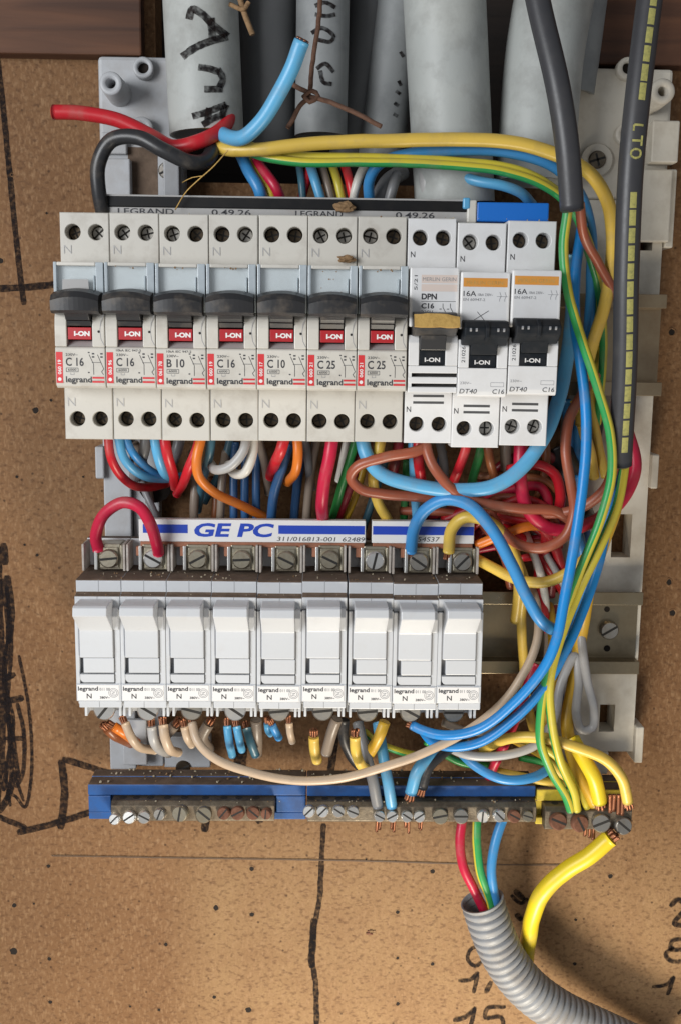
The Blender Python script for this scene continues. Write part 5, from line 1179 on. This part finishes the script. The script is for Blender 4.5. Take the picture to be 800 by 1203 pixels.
deep('midblue', 'blue wire falling between the breakers and the dashed cable', 13, [(664, 470, 18), (672, 520, 18), (680, 570, 18), (690, 620, 20)])
deep('black', 'black wire falling beside the brown loop and the yellow one', 13, [(706, 470, 18), (700, 520, 18), (690, 560, 16)])
deep('yellow', 'yellow wire hanging beside the frame behind the dashed cable', 12, [(700, 420, 16), (694, 470, 18), (702, 520, 20), (712, 560, 20)])
deep('taupe', 'taupe wire falling under the second breaker', 11, [(158, 520, 18), (170, 550, 16), (176, 590, 14)])
deep('teal', 'dull teal wire slanting under the fourth breaker', 10, [(272, 512, 20), (262, 548, 20), (240, 590, 16)])
deep('taupe', 'taupe wire falling beside the crimson drop under the first C 25', 11, [(372, 512, 24), (366, 550, 22), (360, 610, 16)])
deep('rustbrown', 'rust brown wire slanting under the second C 25', 10, [(436, 512, 20), (418, 560, 18), (392, 610, 16)])
deep('navy', 'navy wire falling under the C 25 beside the grey brown one', 11, [(360, 512, 20), (352, 550, 18), (346, 610, 14)])
deep('deepyellow', 'dull yellow wire passing behind the rail and the blue wires', 12, [(640, 690, 10), (648, 740, 26), (650, 800, 24), (640, 850, 22), (650, 900, 22)])
deep('taupe', 'taupe wire lying low below the last fuse', 10, [(520, 850, 20), (560, 862, 22), (600, 850, 22), (640, 820, 20)])
deep('green', 'green wire passing low toward the earth bar', 9, [(610, 890, 18), (650, 900, 22), (680, 920, 24), (690, 945, 26)])

deep('red', 'thin red wire wandering above the orange one in the tangle', 10, [(548, 626, 26), (580, 600, 31), (610, 586, 34), (642, 598, 34), (652, 626, 31), (636, 650, 28), (612, 656, 22)])
deep('brown', 'brown wire circling low inside the wide brown loop', 10, [(566, 590, 26), (596, 584, 32), (630, 592, 34), (652, 614, 34), (646, 636, 30), (616, 640, 26), (592, 660, 20)])
deep('crimson', 'crimson wire crossing from the blue arch to the frame slot', 11, [(548, 648, 18), (590, 640, 22), (636, 632, 26), (680, 622, 26), (716, 596, 22)])
deep('rustbrown', 'rust brown wire rising to the last breaker through the tangle', 10, [(640, 505, 28), (642, 540, 30), (632, 580, 28), (610, 616, 24), (600, 660, 20)])
deep('darkred', 'dark red wire arching high behind the crimson drop', 11, [(560, 575, 18), (590, 545, 22), (624, 530, 22), (650, 540, 20), (664, 570, 18)])
deep('red', 'red wire trailing down behind the beige one near the rail', 10, [(640, 640, 18), (632, 680, 24), (640, 720, 24), (646, 760, 20)])
deep('navy', 'navy wire dropping beside the deep yellow one near the frame', 11, [(690, 610, 14), (686, 660, 18), (678, 720, 20), (670, 780, 20), (664, 840, 18)])
deep('taupe', 'taupe wire going from the tangle under the rail', 10, [(628, 650, 16), (636, 690, 14), (644, 740, 22), (640, 800, 20), (630, 860, 18)])
deep('white', 'cream wire dropping under the sixth breaker', 10, [(410, 508, 30), (404, 535, 30), (398, 565, 24)])
deep('grey', 'grey wire dropping between the red stub and the crimson drop', 11, [(356, 508, 28), (362, 540, 24), (366, 575, 18)])
# a stray tan fibre across the busbar
mb = MB(); C = spline(px_line([(268, 176, 52), (250, 196, 54), (232, 212, 53), (218, 226, 51), (206, 246, 50)]), 1.5); tube(mb, C, .22, 6); tube(mb, spline(px_line([(240, 206, 53), (226, 208, 52), (214, 214, 51)]), 1.5), .16, 6)
tag(mb.build('loose_fibre', 'sticker', origin=C[0]), 'tan stray fibre hanging from the black wire over the busbar', 'fibre')
# crumbs of plaster and sawdust on the ledges
mb = MB()
def grit(x, h, z, r):
    b = bmesh.new(); bmesh.ops.create_icosphere(b, subdivisions=1, radius=r)
    for v in b.verts: v.co = v.co * (1 + random.uniform(-.4, .4)) + Vector((x, -h, z))
    mb.bm(b, random.choice((0, 0, 1)))
for k in range(90): grit(random.uniform(-88, 88), random.uniform(12, 26), -180.6 + .15, random.uniform(.2, .65))
for k in range(60): grit(random.uniform(-88, 63), random.uniform(33, 45), -90.2, random.uniform(.15, .45))
for k in range(40): grit(random.uniform(-88, 63), random.uniform(46.4, 48.4), -95.9, random.uniform(.12, .3))
for k in range(40): grit(random.uniform(-80, 128), random.uniform(29, 32), random.choice((-186.2, -186.5)), random.uniform(.15, .4))
for k in range(40): grit(random.uniform(-88, 82), random.uniform(50, 55), 43.6, random.uniform(.12, .32))
tag(mb.build('plaster_grit', ['mastic', 'crumb']), kind='stuff')
